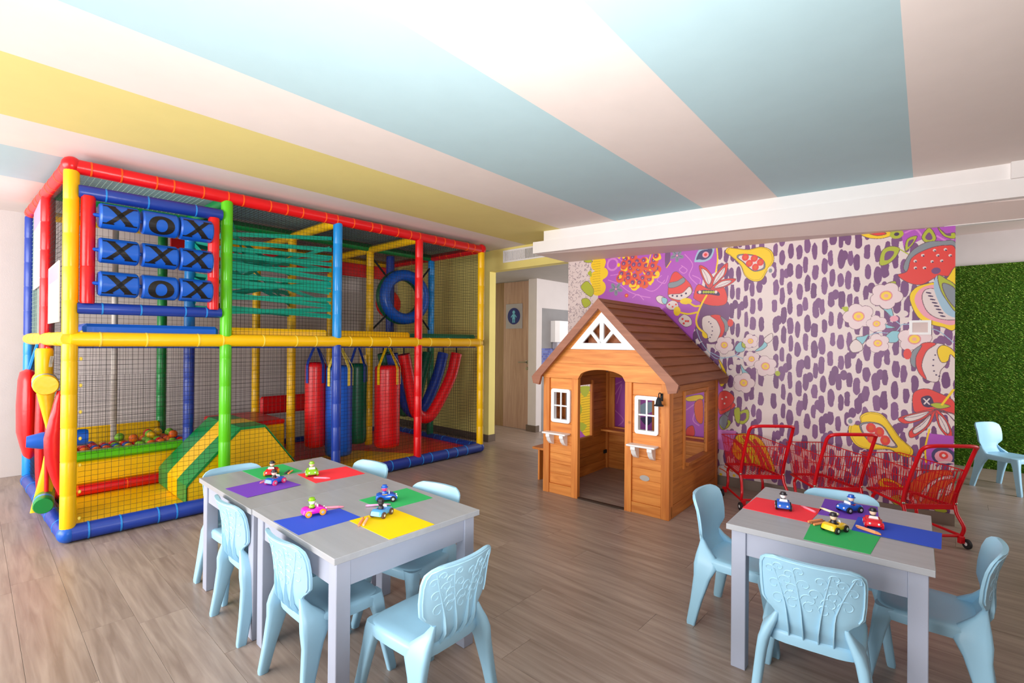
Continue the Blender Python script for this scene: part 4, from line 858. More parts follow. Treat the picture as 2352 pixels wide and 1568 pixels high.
fin([(.92, .376, .40), (.84, .358, .41), (.74, .338, .415), (.62, .315, .415), (.52, .317, .415), (.42, .335, .415), (.32, .362, .415), (.25, .386, .41)], 4.275, .022, M_red)
fin([(.90, .288, .376), (.80, .308, .37), (.70, .328, .362), (.62, .344, .355)], 4.40, .012, M_yel)
fin([(.49, .334, .340), (.40, .322, .366), (.28, .300, .385), (.18, .280, .36), (.115, .268, .32)], 4.47, .010, M_yel, 'lower_fin')
fin([(.88, .30, .36), (.6, .295, .36), (.35, .30, .355), (.15, .31, .35)], 4.62, .03, M_red)
rb = thing('hanging_pad', 'plump red padded cushion hanging outside the left end of the frame', 'pad', (.295, 5.2, .33), world=True)
rings = []
for z, w, t_ in ((1.02, .06, .015), (1.0, .12, .045), (.94, .15, .056), (.75, .16, .064), (.55, .155, .062), (.44, .14, .052), (.37, .10, .035), (.345, .05, .012)):
    rings.append([(.295 - t_ * math.cos(2 * PI * k / 16) + (.012 if z < .45 else 0), 5.22 + w * math.sin(2 * PI * k / 16), z) for k in range(16)])
MB().loft(rings).build('cushion', M_red, rb, 60)
MB().tube([(.30, 5.22, 1.0), (.32, 5.2, 1.1), (.345, 5.2, 1.21)], .012, 6).build('hanger', M_sky, rb)

# ------------------------------------------------------------------ tables
def make_table(label, c, rz, w, l, h=.555, group=None):
    t = thing('activity_table', label, 'table', (c[0], c[1], 0), rz, group)
    MB().box(-w / 2, -l / 2, h - .022, w / 2, l / 2, h, .0015).build('tabletop', M_ttop, t)
    e = .016; s = .052
    for sx in (-1, 1):
        for sy in (-1, 1):
            x0 = sx * (w / 2 - e); y0 = sy * (l / 2 - e)
            MB().box(x0, y0, 0, x0 - sx * s, y0 - sy * s, h - .022, .002).build('leg', M_tleg, t)
    for sx in (-1, 1): MB().box(sx * (w / 2 - e - .008), -l / 2 + e + s, h - .115, sx * (w / 2 - e - .03), l / 2 - e - s, h - .022, .001).build('apron', M_tleg, t)
    for sy in (-1, 1): MB().box(-w / 2 + e + s, sy * (l / 2 - e - .008), h - .115, w / 2 - e - s, sy * (l / 2 - e - .03), h - .022, .001).build('apron', M_tleg, t)
    return t
make_table('grey square table, nearer half of the pair on the left', (1.108, 1.8085), 0, .645, .6802)
make_table('grey square table, farther half of the pair, near the play frame', (1.103, 2.4893), 0, .645, .6808)
make_table('grey square table standing alone beside the red trolleys', (2.321, .366), .0448, .646, .62)

# ------------------------------------------------------------------ chairs
def yback(x, z):
    ks = [(.27, -.112), (.30, -.138), (.34, -.160), (.38, -.168), (.44, -.174), (.5, -.184), (.565, -.206)]
    for (a, b), (c, d) in zip(ks[:-1], ks[1:]):
        if z <= c:
            t = max(0, (z - a) / (c - a)); y = b + (d - b) * t; break
    else: y = ks[-1][1]
    k = 1.5 if z > .36 else .6 + .9 * max(0, (z - .28) / .08)
    return y + k * x * x
def hw(z):
    ks = [(.27, .128), (.295, .116), (.32, .104), (.35, .099), (.372, .104), (.388, .128), (.405, .143), (.44, .148), (.52, .150), (.542, .145), (.556, .130), (.565, .105)]
    for (a, b), (c, d) in zip(ks[:-1], ks[1:]):
        if z <= c: return b + (d - b) * (z - a) / (c - a)
    return ks[-1][1]
def chair_meshes():
    R = {}
    zs = [.272, .285, .298, .31, .325, .34, .355, .368, .378, .386, .395, .405, .42, .45, .48, .51, .53, .542, .55, .557, .562, .565]
    nc = 14; th = .0075; rings = []
    for z in zs:
        w = hw(z); fr = []; bk = []
        for k in range(nc + 1):
            x = -w + 2 * w * k / nc; y = yback(x, z)
            q = .55 if k in (0, nc) else 1
            fr.append((x, y + th * q, z)); bk.append((x, y - th * q, z))
        rings.append(fr + bk[::-1])
    R['backrest'] = MB().loft(rings).mesh('backrest', M_chair, 50)
    # seat: rounded plate with a skirt
    def outline(f, ins, z):
        pts = []
        for k in range(32):
            a = 2 * PI * k / 32; c, s = math.cos(a), math.sin(a); n_ = 4.5
            px = abs(c) ** (2 / n_) * (1 if c >= 0 else -1); py = abs(s) ** (2 / n_) * (1 if s >= 0 else -1)
            wy = .146 - ins; wx = (.152 + .004 * py) - ins
            pts.append((px * wx * f, py * wy * f, z))
        return pts
    R['seat'] = MB().loft([outline(1, .014, .272), outline(1, .002, .262), outline(1, -.001, .29), outline(1, .004, .301), outline(1, .014, .305), outline(.62, .0, .3005), outline(.2, 0, .2995)]).mesh('seat', M_chair, 55)
    def leg(sx, sy):
        if sy < 0:      # rear: a flange that sweeps from the waist of the backrest into the leg
            sec = ((.095, -.153, .366, .007, .007), (.106, -.144, .338, .013, .020), (.124, -.124, .302, .019, .046), (.137, -.122, .266, .020, .052), (.145, -.134, .215, .018, .037), (.156, -.155, .11, .0165, .025), (.166, -.173, .012, .0155, .020), (.1665, -.174, 0, .0135, .018))
        else:
            sec = ((.116, .108, .301, .035, .036), (.127, .119, .272, .028, .030), (.137, .131, .215, .0215, .0235), (.151, .150, .11, .0185, .0195), (.1645, .1685, .012, .0165, .0175), (.165, .169, 0, .0145, .0155))
        rings = []
        for x, y, z, a, b in sec:
            pts = []
            for k in range(14):
                an = 2 * PI * k / 14; c_, s_ = math.cos(an), math.sin(an)
                px = abs(c_) ** .65 * (1 if c_ >= 0 else -1) * a; py = abs(s_) ** .65 * (1 if s_ >= 0 else -1) * b
                if px * sx > a * .6 and z < .29: px -= sx * a * .34 * max(0, 1 - (py / (b * .75)) ** 2)      # shallow channel on the outside
                pts.append((sx * x + px, y + py, z))
            rings.append(pts)
        return MB().loft(rings[::-1]).mesh('leg', M_chair, 60)
    R['leg'] = [leg(sx, sy) for sx in (-1, 1) for sy in (-1, 1)]
    rel = MB()
    def P(x, z, o): return (x, yback(x, z) - th - o, z)
    for x0, x1, x2 in ((-.062, -.07, -.112), (-.021, -.026, -.05), (.021, .03, .055), (.062, .066, .118)):
        # deep fins at the waist that run out into tree trunks
        zz = [.276, .29, .31, .335, .36, .385, .41, .45, .49, .54]
        pr = [.004, .009, .013, .014, .011, .007, .004, .0018, .0014, .001]
        cs = [P(x0 + (x1 - x0) * min(1, max(0, (z - .33) / .08)) + (x2 - x1) * max(0, (z - .40) / .14) ** 1.2, z, p * .4) for z, p in zip(zz, pr)]
        rings = []
        for c, p in zip(cs, pr):
            w = .0028
            rings.append([(c[0] - w, c[1] + .004, c[2]), (c[0] - w * .5, c[1] - p * .7, c[2]), (c[0] + w * .5, c[1] - p * .7, c[2]), (c[0] + w, c[1] + .004, c[2])])
        rel.loft(rings)
    rr = random.Random(9)
    tips = [(-.062, -.112), (-.021, -.05), (.021, .055), (.062, .118)]
    for x0, x2 in tips:
        for k, z in enumerate((.40, .425, .45, .475, .50, .52)):
            side_ = 1 if (k + int(x0 * 100)) % 2 else -1
            xs = x0 + (x2 - x0) * ((z - .39) / .15) ** 1.1 if z > .39 else x0
            r = .017 - .0012 * k; cx = xs + side_ * r * 1.5; cz = z + r * .9
            pts = []
            for t in range(16):
                a_ = (PI if side_ > 0 else 0) - side_ * t * .42; rr_ = r * (1.5 - t / 14)
                x_ = cx + rr_ * math.cos(a_); z_ = cz + rr_ * math.sin(a_) * .95
                if abs(x_) < hw(min(.56, z_)) - .012 and z_ < .55: pts.append(P(x_, z_, -.0003))
            if len(pts) > 4: rel.tube(pts, .0021, 5)
    edge = [P(-hw(z) * .95, z, .0) for z in (.395, .41, .45, .5, .53, .548)] + [P(x, .556, 0) for x in (-.1, -.05, 0, .05, .1)] + [P(hw(z) * .95, z, .0) for z in (.548, .53, .5, .45, .41, .395)]
    rel.tube(edge, .0024, 6)
    R['tree_relief'] = rel.mesh('tree_relief', M_grain, 50)
    return R
CM = chair_meshes()
def make_chair(label, loc, rz, group):
    t = thing('child_chair', label, 'chair', (loc[0], loc[1], 0), rz, group)
    b = link('backrest', CM['backrest'], t); link('tree_relief', CM['tree_relief'], b, label='raised tree pattern on the rear of the backrest')
    link('seat', CM['seat'], t)
    for m in CM['leg']: link('leg', m, t)
    return t
GL, GR = 'chairs around the pair of tables', 'chairs around the single table'
def face(ax_, ay_): return math.atan2(ay_, ax_) - PI / 2
c0 = make_chair('light blue plastic chair at the near end of the table pair, back to the camera', (1.068, 1.36), face(-.035, 1), GL)
for loc, d, lb, g in (((.925, 1.765), (1, 0), 'light blue chair pushed under the long left side, the nearer of two', GL),
                      ((.93, 2.335), (1, 0.0), 'light blue chair pushed under the long left side, the farther of two', GL),
                      ((.97, 2.74), (.05, -1), 'light blue chair at the far end of the table pair, below the lime post', GL),
                      ((1.362, 2.44), (-1, -.1), 'light blue chair on the right side of the pair, the farther of two', GL),
                      ((1.338, 1.815), (-1, -.17), 'light blue chair on the right side of the pair, the nearer of two', GL),
                      ((2.345, .70), (.0, -1), 'light blue chair at the left end of the single table, seen edge-on', GR),
                      ((1.975, .362), (1, .13), 'light blue chair in front of the single table, embossed back to the camera', GR),
                      ((2.39, .075), (0.0, 1), 'light blue chair at the right end of the single table', GR),
                      ((2.57, .37), (-1, -.16), 'light blue chair behind the single table, only its top showing', GR),
                      ((6.13, -.355), (-.55, -.83), 'lone light blue chair standing before the green grass wall', 'chair by the grass wall')):
    dup(c0, (loc[0], loc[1], 0), face(*d), lb, g)

# ------------------------------------------------------------------ paper sheets
HT = .555
def sheet(poly, rgb, nm, label, dz=0.0):
    m = mat(nm, rgb, .75, .25, var=.02)
    o = MB().prism([poly[k] for k in (0, 1, 2, 3)], lambda a, b: (a, b, HT + .0002 + dz), lambda a, b: (a, b, HT + .0012 + dz)).build('paper_sheet', m)
    tag(o, label, 'paper', 'coloured sheets on the tables')
SH = [([(.98, 2.825), (1.19, 2.815), (1.198, 2.588), (.985, 2.576)], (52, 178, 98), 'green_paper', 'green paper sheet under the red toy car on the far table'),
      ([(.808, 2.536), (1.052, 2.562), (1.078, 2.345), (.828, 2.322)], (118, 66, 188), 'purple_paper', 'purple paper sheet on the far left table'),
      ([(1.150, 2.545), (1.41, 2.515), (1.402, 2.307), (1.142, 2.324)], (252, 58, 70), 'red_paper', 'red paper sheet under the lime toy car'),
      ([(.791, 1.951), (1.038, 1.900), (1.043, 1.745), (.795, 1.744)], (52, 84, 204), 'blue_paper', 'blue paper sheet under the magenta toy car'),
      ([(1.150, 1.939), (1.40, 1.935), (1.392, 1.73), (1.157, 1.741)], (44, 188, 98), 'green_paper', 'green paper sheet at the right edge of the near table'),
      ([(.993, 1.742), (1.19, 1.735), (1.195, 1.473), (.995, 1.475)], (252, 208, 0), 'yellow_paper', 'yellow paper sheet at the near table edge'),
      ([(2.218, .672), (2.416, .672), (2.432, .419), (2.216, .423)], (252, 44, 62), 'red_paper', 'red paper sheet at the left end of the single table'),
      ([(2.61, .437), (2.636, .247), (2.395, .218), (2.35, .418)], (88, 42, 168), 'purple_paper', 'purple paper sheet at the back of the single table'),
      ([(2.25, .4185), (2.013, .402), (2.022, .208), (2.232, .200)], (36, 182, 84), 'green_paper', 'green paper sheet at the front edge of the single table'),
      ([(2.425, .29), (2.429, .034), (2.237, .033), (2.235, .288)], (16, 72, 204), 'blue_paper', 'blue paper sheet sticking out over the right table edge')]
for k, a in enumerate(SH): sheet(*a, dz=(.0012 if k in (1, 9) else 0))

# ------------------------------------------------------------------ toy cars with peg drivers, crayons
M_tyre = mat('black_tyre', (34, 32, 34), .6, .3); M_hub = mat('silver_hub', (205, 205, 208), .3, .5, metal=.4)
M_skin = mat('peg_skin', (244, 206, 180), .5, .3)
ccount = [0]
def car(x, y, ang, body, head, hat, label, wheel=None, long_=.092, trim=None, z=HT + .0013):
    t = thing('toy_car', label, 'toy car', (x, y, z), ang, 'toy cars on the tables')
    L = long_ / 2; wd = .024
    prof = [(-L, .012), (-L + .004, .028), (-L * .62, .034), (-L * .4, .031), (-L * .1, .028), (L * .2, .034), (L * .62, .031), (L * .95, .021), (L, .013), (L * .9, .009), (-L * .92, .009)]
    mb = MB(); rings = []
    for f, ins in ((-1, .006), (-.92, .0015), (-.5, 0), (.5, 0), (.92, .0015), (1, .006)):
        rings.append([(f * wd, a * (1 - ins * 6), .02 + (b - .02) * (1 - ins * 45)) for a, b in prof])
    mb.loft(rings).build('body', body, t, 45)
    mb = MB().box(-.015, -L * .45, .029, .015, L * .12, .0312, .001); mb.build('cockpit', trim or M_tyre, t)
    mb = MB().prism([(-.016, .031), (.016, .031), (.013, .043), (-.013, .043)], lambda a, b: (a, L * .2, b), lambda a, b: (a, L * .2 + .003, b)); mb.build('windscreen', M_wplas, t)
    for sx in (-1, 1):
        for yy_ in (-L * .6, L * .58):
            w = MB().lathe([(.009, -.005), (.0125, -.004), (.0125, .004), (.009, .005)], (sx * .0255, yy_, .0126), (1, 0, 0), 14).build('wheel', wheel or M_tyre, t, 40)
            MB().lathe([(.006, 0), (.005, .0012)], (sx * .0255 + sx * .005, yy_, .0126), (sx, 0, 0), 10).build('hub_cap', M_hub, w)
        MB().ball((sx * .014, L * .93, .021), .0042, 8, 5).build('headlight', M_wplas, t, 60)
    MB().lathe([(.011, .028), (.0115, .036), (.008, .043)], (0, -L * .18, 0), (0, 0, 1), 12).build('driver_body', hat, t, 50)
    MB().ball((0, -L * .18, .0535), (.0115, .0115, .0125), 12, 8).build('driver_head', head, t, 60)
    MB().lathe([(.0155, .0585), (.0155, .0605), (.0115, .061), (.0105, .069), (.006, .0705)], (0, -L * .18, 0), (0, 0, 1), 12).build('driver_hat', hat, t, 40)
    return t
P_red = mat('glossy_red_toy', (222, 20, 40), .2, .6); P_blue = mat('glossy_blue_toy', (26, 92, 196), .2, .6); P_lime = mat('glossy_lime_toy', (140, 196, 24), .2, .6)
P_mag = mat('glossy_magenta_toy', (228, 40, 190), .2, .6); P_yel = mat('glossy_yellow_toy', (248, 196, 10), .2, .6); P_pink = mat('pink_toy', (240, 60, 120), .25, .6); P_pale = mat('pale_blue_toy', (84, 160, 216), .25, .6)
P_org = mat('orange_toy', (250, 160, 20), .3, .5); P_dark = mat('dark_toy', (38, 32, 40), .4, .5)
car(1.055, 2.63, 2.5, P_red, M_skin, P_dark, 'red toy car with a dark-hatted driver on the green sheet, far table', P_org)
car(1.003, 2.455, -1.2, P_blue, M_skin, P_dark, 'blue toy car with pink wheels on the purple sheet', P_pink, trim=P_pink)
car(1.195, 2.475, 2.75, P_lime, M_skin, P_lime, 'lime green round toy car on the red sheet, far table', P_lime, .078)
car(.930, 1.905, -1.75, P_mag, M_wplas, P_lime, 'magenta toy car with orange wheels and a green-capped driver', P_org)
car(1.228, 1.845, -2.1, P_blue, P_pink, P_blue, 'blue toy car on the green sheet, near table', trim=P_yel)
car(1.110, 1.698, -1.15, P_pale, P_dark, P_dark, 'pale blue toy car with a dark driver on the yellow sheet', mat('brown_tyre', (92, 66, 54), .6, .3), trim=P_blue)
car(2.325, .54, 1.85, P_blue, M_wplas, P_dark, 'small blue toy car with a black-capped driver on the red sheet, single table', long_=.078)
car(2.482, .327, .95, P_blue, M_skin, P_blue, 'bright blue toy car with a red seat on the purple sheet', trim=P_red)
car(2.182, .333, -1.95, P_yel, M_skin, P_dark, 'yellow toy car with a black-hatted driver, single table')
car(2.338, .232, 1.78, P_red, M_skin, P_dark, 'red toy car with a white front on the blue sheet', P_red, .08, trim=P_pink)
def crayon(a, b, m, label, z=HT + .0014, lift=0.0):
    a, b = Vector((a[0], a[1], z + .0046 + lift)), Vector((b[0], b[1], z + .0046 + lift)); d = (b - a); L = d.length
    t = thing('crayon', label, 'crayon', (a.x, a.y, z), world=True, group='crayons on the tables')
    st = MB().lathe([(.0043, 0), (.0043, L * .86), (.0041, L * .87), (.0016, L)], a, d, 10).build('stick', m, t, 30)
    MB().lathe([(.0047, L * .06), (.0047, L * .78)], a, d, 10).build('wrapper', mat(m.name + '_wrapper', [min(255, int(v ** (1 / 2.2) * 255) + 18) for v in m.node_tree.nodes['Principled BSDF'].inputs['Base Color'].links[0].from_node.color_ramp.elements[1].color[:3]], .6, .3), t, 30)
C_pink = mat('pink_crayon', (240, 128, 150), .5, .3); C_org = mat('orange_crayon', (236, 140, 84), .5, .3); C_brn = mat('brown_crayon', (150, 92, 50), .5, .3)
C_crm = mat('cream_crayon', (226, 220, 170), .5, .3); C_peach = mat('peach_crayon', (240, 176, 140), .5, .3); C_mau = mat('mauve_crayon', (214, 150, 190), .5, .3); C_gry = mat('dark_grey_crayon', (70, 70, 74), .5, .3)
crayon((1.172, 2.405), (1.225, 2.338), C_pink, 'pink crayon at the near edge of the red sheet, far table')
crayon((1.118, 2.578), (1.165, 2.628), C_org, 'orange crayon on the green sheet of the far table')
crayon((1.104, 2.588), (1.152, 2.640), C_gry, 'dark crayon lying next to the orange one, far table')
crayon((.985, 2.522), (.948, 2.50), C_pink, 'pink crayon behind the pink-wheeled toy car')
crayon((.976, 1.950), (1.053, 1.893), C_pink, 'long pink crayon behind the magenta toy car')
crayon((1.122, 1.838), (1.205, 1.778), C_mau, 'mauve crayon on the green sheet of the near table')
crayon((.984, 1.660), (1.044, 1.724), C_org, 'orange crayon at the left corner of the yellow sheet')
crayon((.998, 1.650), (1.056, 1.712), C_peach, 'peach crayon lying beside the orange one on the yellow sheet')
crayon((2.356, .428), (2.405, .490), C_pink, 'pink crayon on the red sheet of the single table', z=HT + .0014)
crayon((2.39, .352), (2.433, .425), C_crm, 'cream crayon with a grey tip on the purple sheet', z=HT + .0014)
crayon((2.200, .413), (2.264, .378), C_brn, 'brown crayon on the green sheet, single table')
crayon((2.188, .402), (2.255, .366), C_org, 'orange crayon beside the brown one, single table')
crayon((2.208, .424), (2.277, .388), C_org, 'orange crayon behind the brown one, single table')
crayon((2.283, .279), (2.246, .200), C_peach, 'peach crayon on the blue sheet of the single table', z=HT + .0026)
crayon((2.270, .274), (2.236, .198), C_org, 'orange crayon beside the peach one on the blue sheet', z=HT + .0026)

# ------------------------------------------------------------------ wooden playhouse
ph = thing('playhouse', 'honey coloured wooden playhouse with a brown plank roof and white windows', 'playhouse', (3.277, 2.594, 0), -1.5236)
WH, DP, SW = .965, 1.10, 1.097
def pb(name, m, s0, d0, z0, s1, d1, z1, ch=.002, parent=None): return MB().box(s0, d0, z0, s1, d1, z1, ch).build(name, m, parent or ph)
# posts
for s0, s1 in ((0, .06), (.28, .34), (.752, .807), (1.035, SW)): pb('post', M_woodv, s0, -.006, 0, s1, .034, WH)
for s0, s1 in ((0, .04), (SW - .04, SW)): pb('post', M_woodv, s0, DP - .05, 0, s1, DP, WH)
for s0 in (.001, SW - .021): pb('side_post', M_woodv, s0, .034, 0, s0 + .02, .07, WH)
# front panels
for s0, s1 in ((.06, .28), (.807, 1.035)):
    pb('bottom_rail', M_woodf, s0, 0, 0, s1, .03, .08)
    z = .081
    while z < .56:
        pb('board', M_woodf, s0, .010, z, s1, .026, z + .084); z += .085
    pb('board', M_woodf, s0, .010, .872, s1, .026, .962)
    pb('board', M_woodf, s0, .010, z, s0 + .035, .026, .871); pb('board', M_woodf, s1 - .035, .010, z, s1, .026, .871)
def front_window(s0, s1, z0, z1):
    fr = MB(); b = .028; D0, D1 = -.012, .008
    R_ = .018
    def rr(s0, s1, z0, z1, r):
        out = []
        for cx, cz, a0 in ((s1 - r, z1 - r, 0), (s0 + r, z1 - r, 90), (s0 + r, z0 + r, 180), (s1 - r, z0 + r, 270)):
            for k in range(5):
                a = math.radians(a0 + k * 22.5); out.append((cx + r * math.cos(a), cz + r * math.sin(a)))
        return out
    o, i = rr(s0, s1, z0, z1, .02), rr(s0 + b, s1 - b, z0 + b, z1 - b, .003); n = len(o)
    vs = [(a, D0, c) for a, c in o] + [(a, D0, c) for a, c in i] + [(a, D1, c) for a, c in o] + [(a, D1 + .02, c) for a, c in i]
    fs = []
    for k in range(n):
        l = (k + 1) % n
        fs += [(k, n + k, n + l, l), (k, l, 2 * n + l, 2 * n + k), (n + k, 3 * n + k, 3 * n + l, n + l)]
    w = fr.add(vs, fs).build('window_frame', M_wplas, ph, 30)
    cs, cz = (s0 + s1) / 2, (z0 + z1) / 2
    pb('mullion', M_wplas, cs - .006, -.006, z0 + b, cs + .006, .004, z1 - b, .001, w); pb('mullion', M_wplas, s0 + b, -.0055, cz - .006, s1 - b, .0035, cz + .006, .001, w)
front_window(.083, .268, .597, .875); front_window(.834, 1.016, .592, .872)
def shelf(s0, s1, z):
    sh = pb('flower_shelf', M_wplas, s0, -.075, z - .006, s1, .010, z + .008, .004)
    w = (s1 - s0)
    for c in (s0 + w * .22, s0 + w * .80):
        pr = [(.010, z - .006), (-.062, z - .006), (-.062, z - .03), (-.05, z - .042), (-.045, z - .06), (-.02, z - .085), (.0, z - .098), (.010, z - .098)]
        MB().prism(pr, lambda a, b: (c - .018, a, b), lambda a, b: (c + .018, a, b)).build('bracket', M_wplas, sh, 40)
shelf(.032, .262, .508); shelf(.795, 1.015, .508)
# arched header and gable
arch = [(.34 + .415 * k / 16, .966 + .082 * math.sqrt(max(0, 1 - ((k - 8) / 8) ** 2)) ** .9) for k in range(17)]
MB().prism([(0, WH), *arch, (SW, WH), (SW, 1.03), (SW - .045, 1.088), (.045, 1.088), (0, 1.03)], lambda a, b: (a, -.008, b), lambda a, b: (a, .030, b)).build('arched_header', M_woodf, ph)
RX, RZ = .548, 1.592; SL = 1.0   # ridge; 45 degree roof
def rl(z): return RX - (RZ - .045 - z) / SL, RX + (RZ - .045 - z) / SL
zg0, zg1 = 1.089, 1.205
(a0, b0), (a1, b1) = rl(zg0), rl(zg1)
MB().prism([(a0, zg0), (b0, zg0), (b1, zg1), (a1, zg1)], lambda a, b: (a, .0, b), lambda a, b: (a, .026, b)).build('gable_board', M_woodf, ph)
MB().prism([(a1, zg1 + .001), (a1 + .065, zg1 + .001), (RX, 1.485), (RX, RZ - .045)], lambda a, b: (a, .0, b), lambda a, b: (a, .022, b)).build('gable_board', M_woodf, ph)
MB().prism([(b1, zg1 + .001), (RX, RZ - .045), (RX, 1.485), (b1 - .065, zg1 + .001)], lambda a, b: (a, .0, b), lambda a, b: (a, .022, b)).build('gable_board', M_woodf, ph)
MB().prism([(.02, WH), (SW - .02, WH), (RX, RZ - .05)], lambda a, b: (a, DP - .022, b), lambda a, b: (a, DP - .006, b)).build('rear_gable', M_woodf, ph)
# white fan window in the gable
fw = MB()
def bar(mb, p, q, w, d0=-.014, d1=.0):
    p, q = Vector(p), Vector(q); n_ = (q - p).normalized(); n_ = Vector((-n_.y, n_.x)) * w / 2
    mb.prism([tuple(p - n_), tuple(q - n_), tuple(q + n_), tuple(p + n_)], lambda a, b: (a, d0, b), lambda a, b: (a, d1, b))
ot = [(.272, 1.207), (.838, 1.207), (.555, 1.50)]; it = [(.383, 1.256), (.727, 1.256), (.555, 1.434)]
vs = [(a, -.014, c) for a, c in ot + it] + [(a, .004, c) for a, c in ot + it]
gw_ = fw.add(vs, [(0, 1, 4, 3), (1, 2, 5, 4), (2, 0, 3, 5), (6, 9, 10, 7), (7, 10, 11, 8), (8, 11, 9, 6), (0, 6, 7, 1), (1, 7, 8, 2), (2, 8, 6, 0), (3, 4, 10, 9), (4, 5, 11, 10), (5, 3, 9, 11)]).build('gable_window', M_wplas, ph)
for p, q, w in (((.555, 1.24), (.555, 1.45), .034), ((.545, 1.25), (.462, 1.345), .026), ((.565, 1.25), (.648, 1.345), .026)):
    mb = MB(); bar(mb, p, q, w, -.0135, .003); mb.build('spoke', M_wplas, gw_)
MB().box(.40, .05, 1.21, .70, .06, 1.43).build('attic_board', M_roof, ph)
# side walls with a window opening; back wall with a serving hatch
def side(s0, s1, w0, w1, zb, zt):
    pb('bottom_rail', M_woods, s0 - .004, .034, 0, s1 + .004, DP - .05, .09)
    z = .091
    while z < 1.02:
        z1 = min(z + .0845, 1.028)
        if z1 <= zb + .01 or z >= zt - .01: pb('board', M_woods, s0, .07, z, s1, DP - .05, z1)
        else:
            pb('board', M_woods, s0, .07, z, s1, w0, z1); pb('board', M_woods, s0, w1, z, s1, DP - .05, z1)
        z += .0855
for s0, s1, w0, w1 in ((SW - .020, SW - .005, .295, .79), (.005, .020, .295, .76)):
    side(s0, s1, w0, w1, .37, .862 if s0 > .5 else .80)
o_ = SW - .006
for d0, d1, z0, z1 in ((.265, .30, .315, .90), (.785, .825, .345, .90), (.825, .785, .345, .9)): 
    if d0 < d1: pb('window_stile', M_woodv, o_, d0, z0, o_ + .012, d1, z1)
pb('window_sill', M_woods, SW - .03, .30, .335, SW + .03, .80, .362); pb('window_head', M_woods, SW - .022, .30, .872, SW + .004, .785, .90)
pb('window_stile', M_woodv, .004, .27, .345, .03, .297, .9); pb('window_stile', M_woodv, .004, .758, .345, .03, .79, .9); pb('window_sill', M_woods, .002, .297, .34, .04, .758, .366)
z = .0
while z < .36:
    pb('board', M_woodf, .041, DP - .022, z, SW - .041, DP - .006, z + .083); z += .084
pb('counter', M_woodf, .022, DP - .16, .385, SW - .022, DP - .024, .405)
pb('back_rail', M_woodf, .041, DP - .026, .915, SW - .041, DP - .004, WH); pb('back_post', M_woodv, .50, DP - .03, .37, .56, DP - .004, .914)
pb('back_post', M_woodv, .041, DP - .028, .406, .10, DP - .006, .914)
pb('threshold', mat('dark_threshold', (58, 40, 30), .6, .3), .341, .0, 0, .751, .026, .012)
# bench on the left side
bn_ = pb('side_bench', M_woods, -.27, .20, .285, -.004, .86, .305); pb('bench_leg', M_woodv, -.235, .24, 0, -.215, .82, .284, .002, bn_)
# roof boards
th = .014; nb = 10; LR = math.hypot(RX + .075, RX + .075)
for sgn in (-1, 1):
    for k in range(nb):
        l0 = LR * k / nb; l1 = LR * (k + 1) / nb
        def q(l, h, d): return (RX + sgn * (l * .7071 + h * .7071), d, RZ - l * .7071 + h * .7071)
        vs = []
        for d in (-.04, DP + .008):
            vs += [q(l0 + .001, -.012, d), q(l0 + .001, .0, d), q(l1 + .006, .011, d), q(l1 + .006, -.004, d)]
        f = [(0, 1, 2, 3), (4, 7, 6, 5), (0, 4, 5, 1), (1, 5, 6, 2), (2, 6, 7, 3), (3, 7, 4, 0)]
        MB().add(vs, f if sgn > 0 else [t[::-1] for t in f]).build('roof_board', M_roof, ph)
pr = MB().prism([(RX - .03, RZ - .02), (RX, RZ + .012), (RX + .03, RZ - .02), (RX, RZ - .008)], lambda a, b: (a, -.045, b), lambda a, b: (a, DP + .01, b)); pr.build('ridge_cap', M_roof, ph)
for sgn in (-1, 1):
    e = RX + .085
    pts = [(RX, RZ + .010), (RX + sgn * e, RZ + .010 - e), (RX + sgn * (e - .015), RZ - e - .045), (RX + sgn * (e - .075), RZ - e - .055), (RX + sgn * (e - .095), RZ - e + .018), (RX, RZ - .068)]
    for d0, d1, nm in ((-.062, -.036, 'rake_board'), (DP + .006, DP + .022, 'rake_board')):
        MB().prism(pts, lambda a, b: (a, d0, b), lambda a, b: (a, d1, b)).build(nm, M_rake, ph)
# lantern, oval plaque, hinge
lt = MB().box(1.03, -.012, .845, 1.05, -.006, .90, .002).tube(spline([(1.04, -.012, .885), (1.04, -.035, .905), (1.04, -.06, .90), (1.04, -.062, .875)], 4), .0035, 6).build('lantern_bracket', M_strapb, ph, 40)
MB().lathe([(.034, 0), (.033, .006), (.022, .012), (.018, .038), (.012, .055), (.004, .062)], (1.04, -.062, .815), (0, 0, 1), 16).build('lantern_shade', M_strapb, lt, 40)
MB().prism([(.908 + .038 * math.cos(k * PI / 12), .268 + .021 * math.sin(k * PI / 12)) for k in range(24)], lambda a, b: (a, .0105, b), lambda a, b: (a, .006, b)).build('oval_plaque', mat('grey_plaque', (176, 170, 166), .4, .4), ph, 40)
MB().box(.021, 1.0, .15, .035, 1.06, .185, .003).build('hinge', M_strapb, ph)

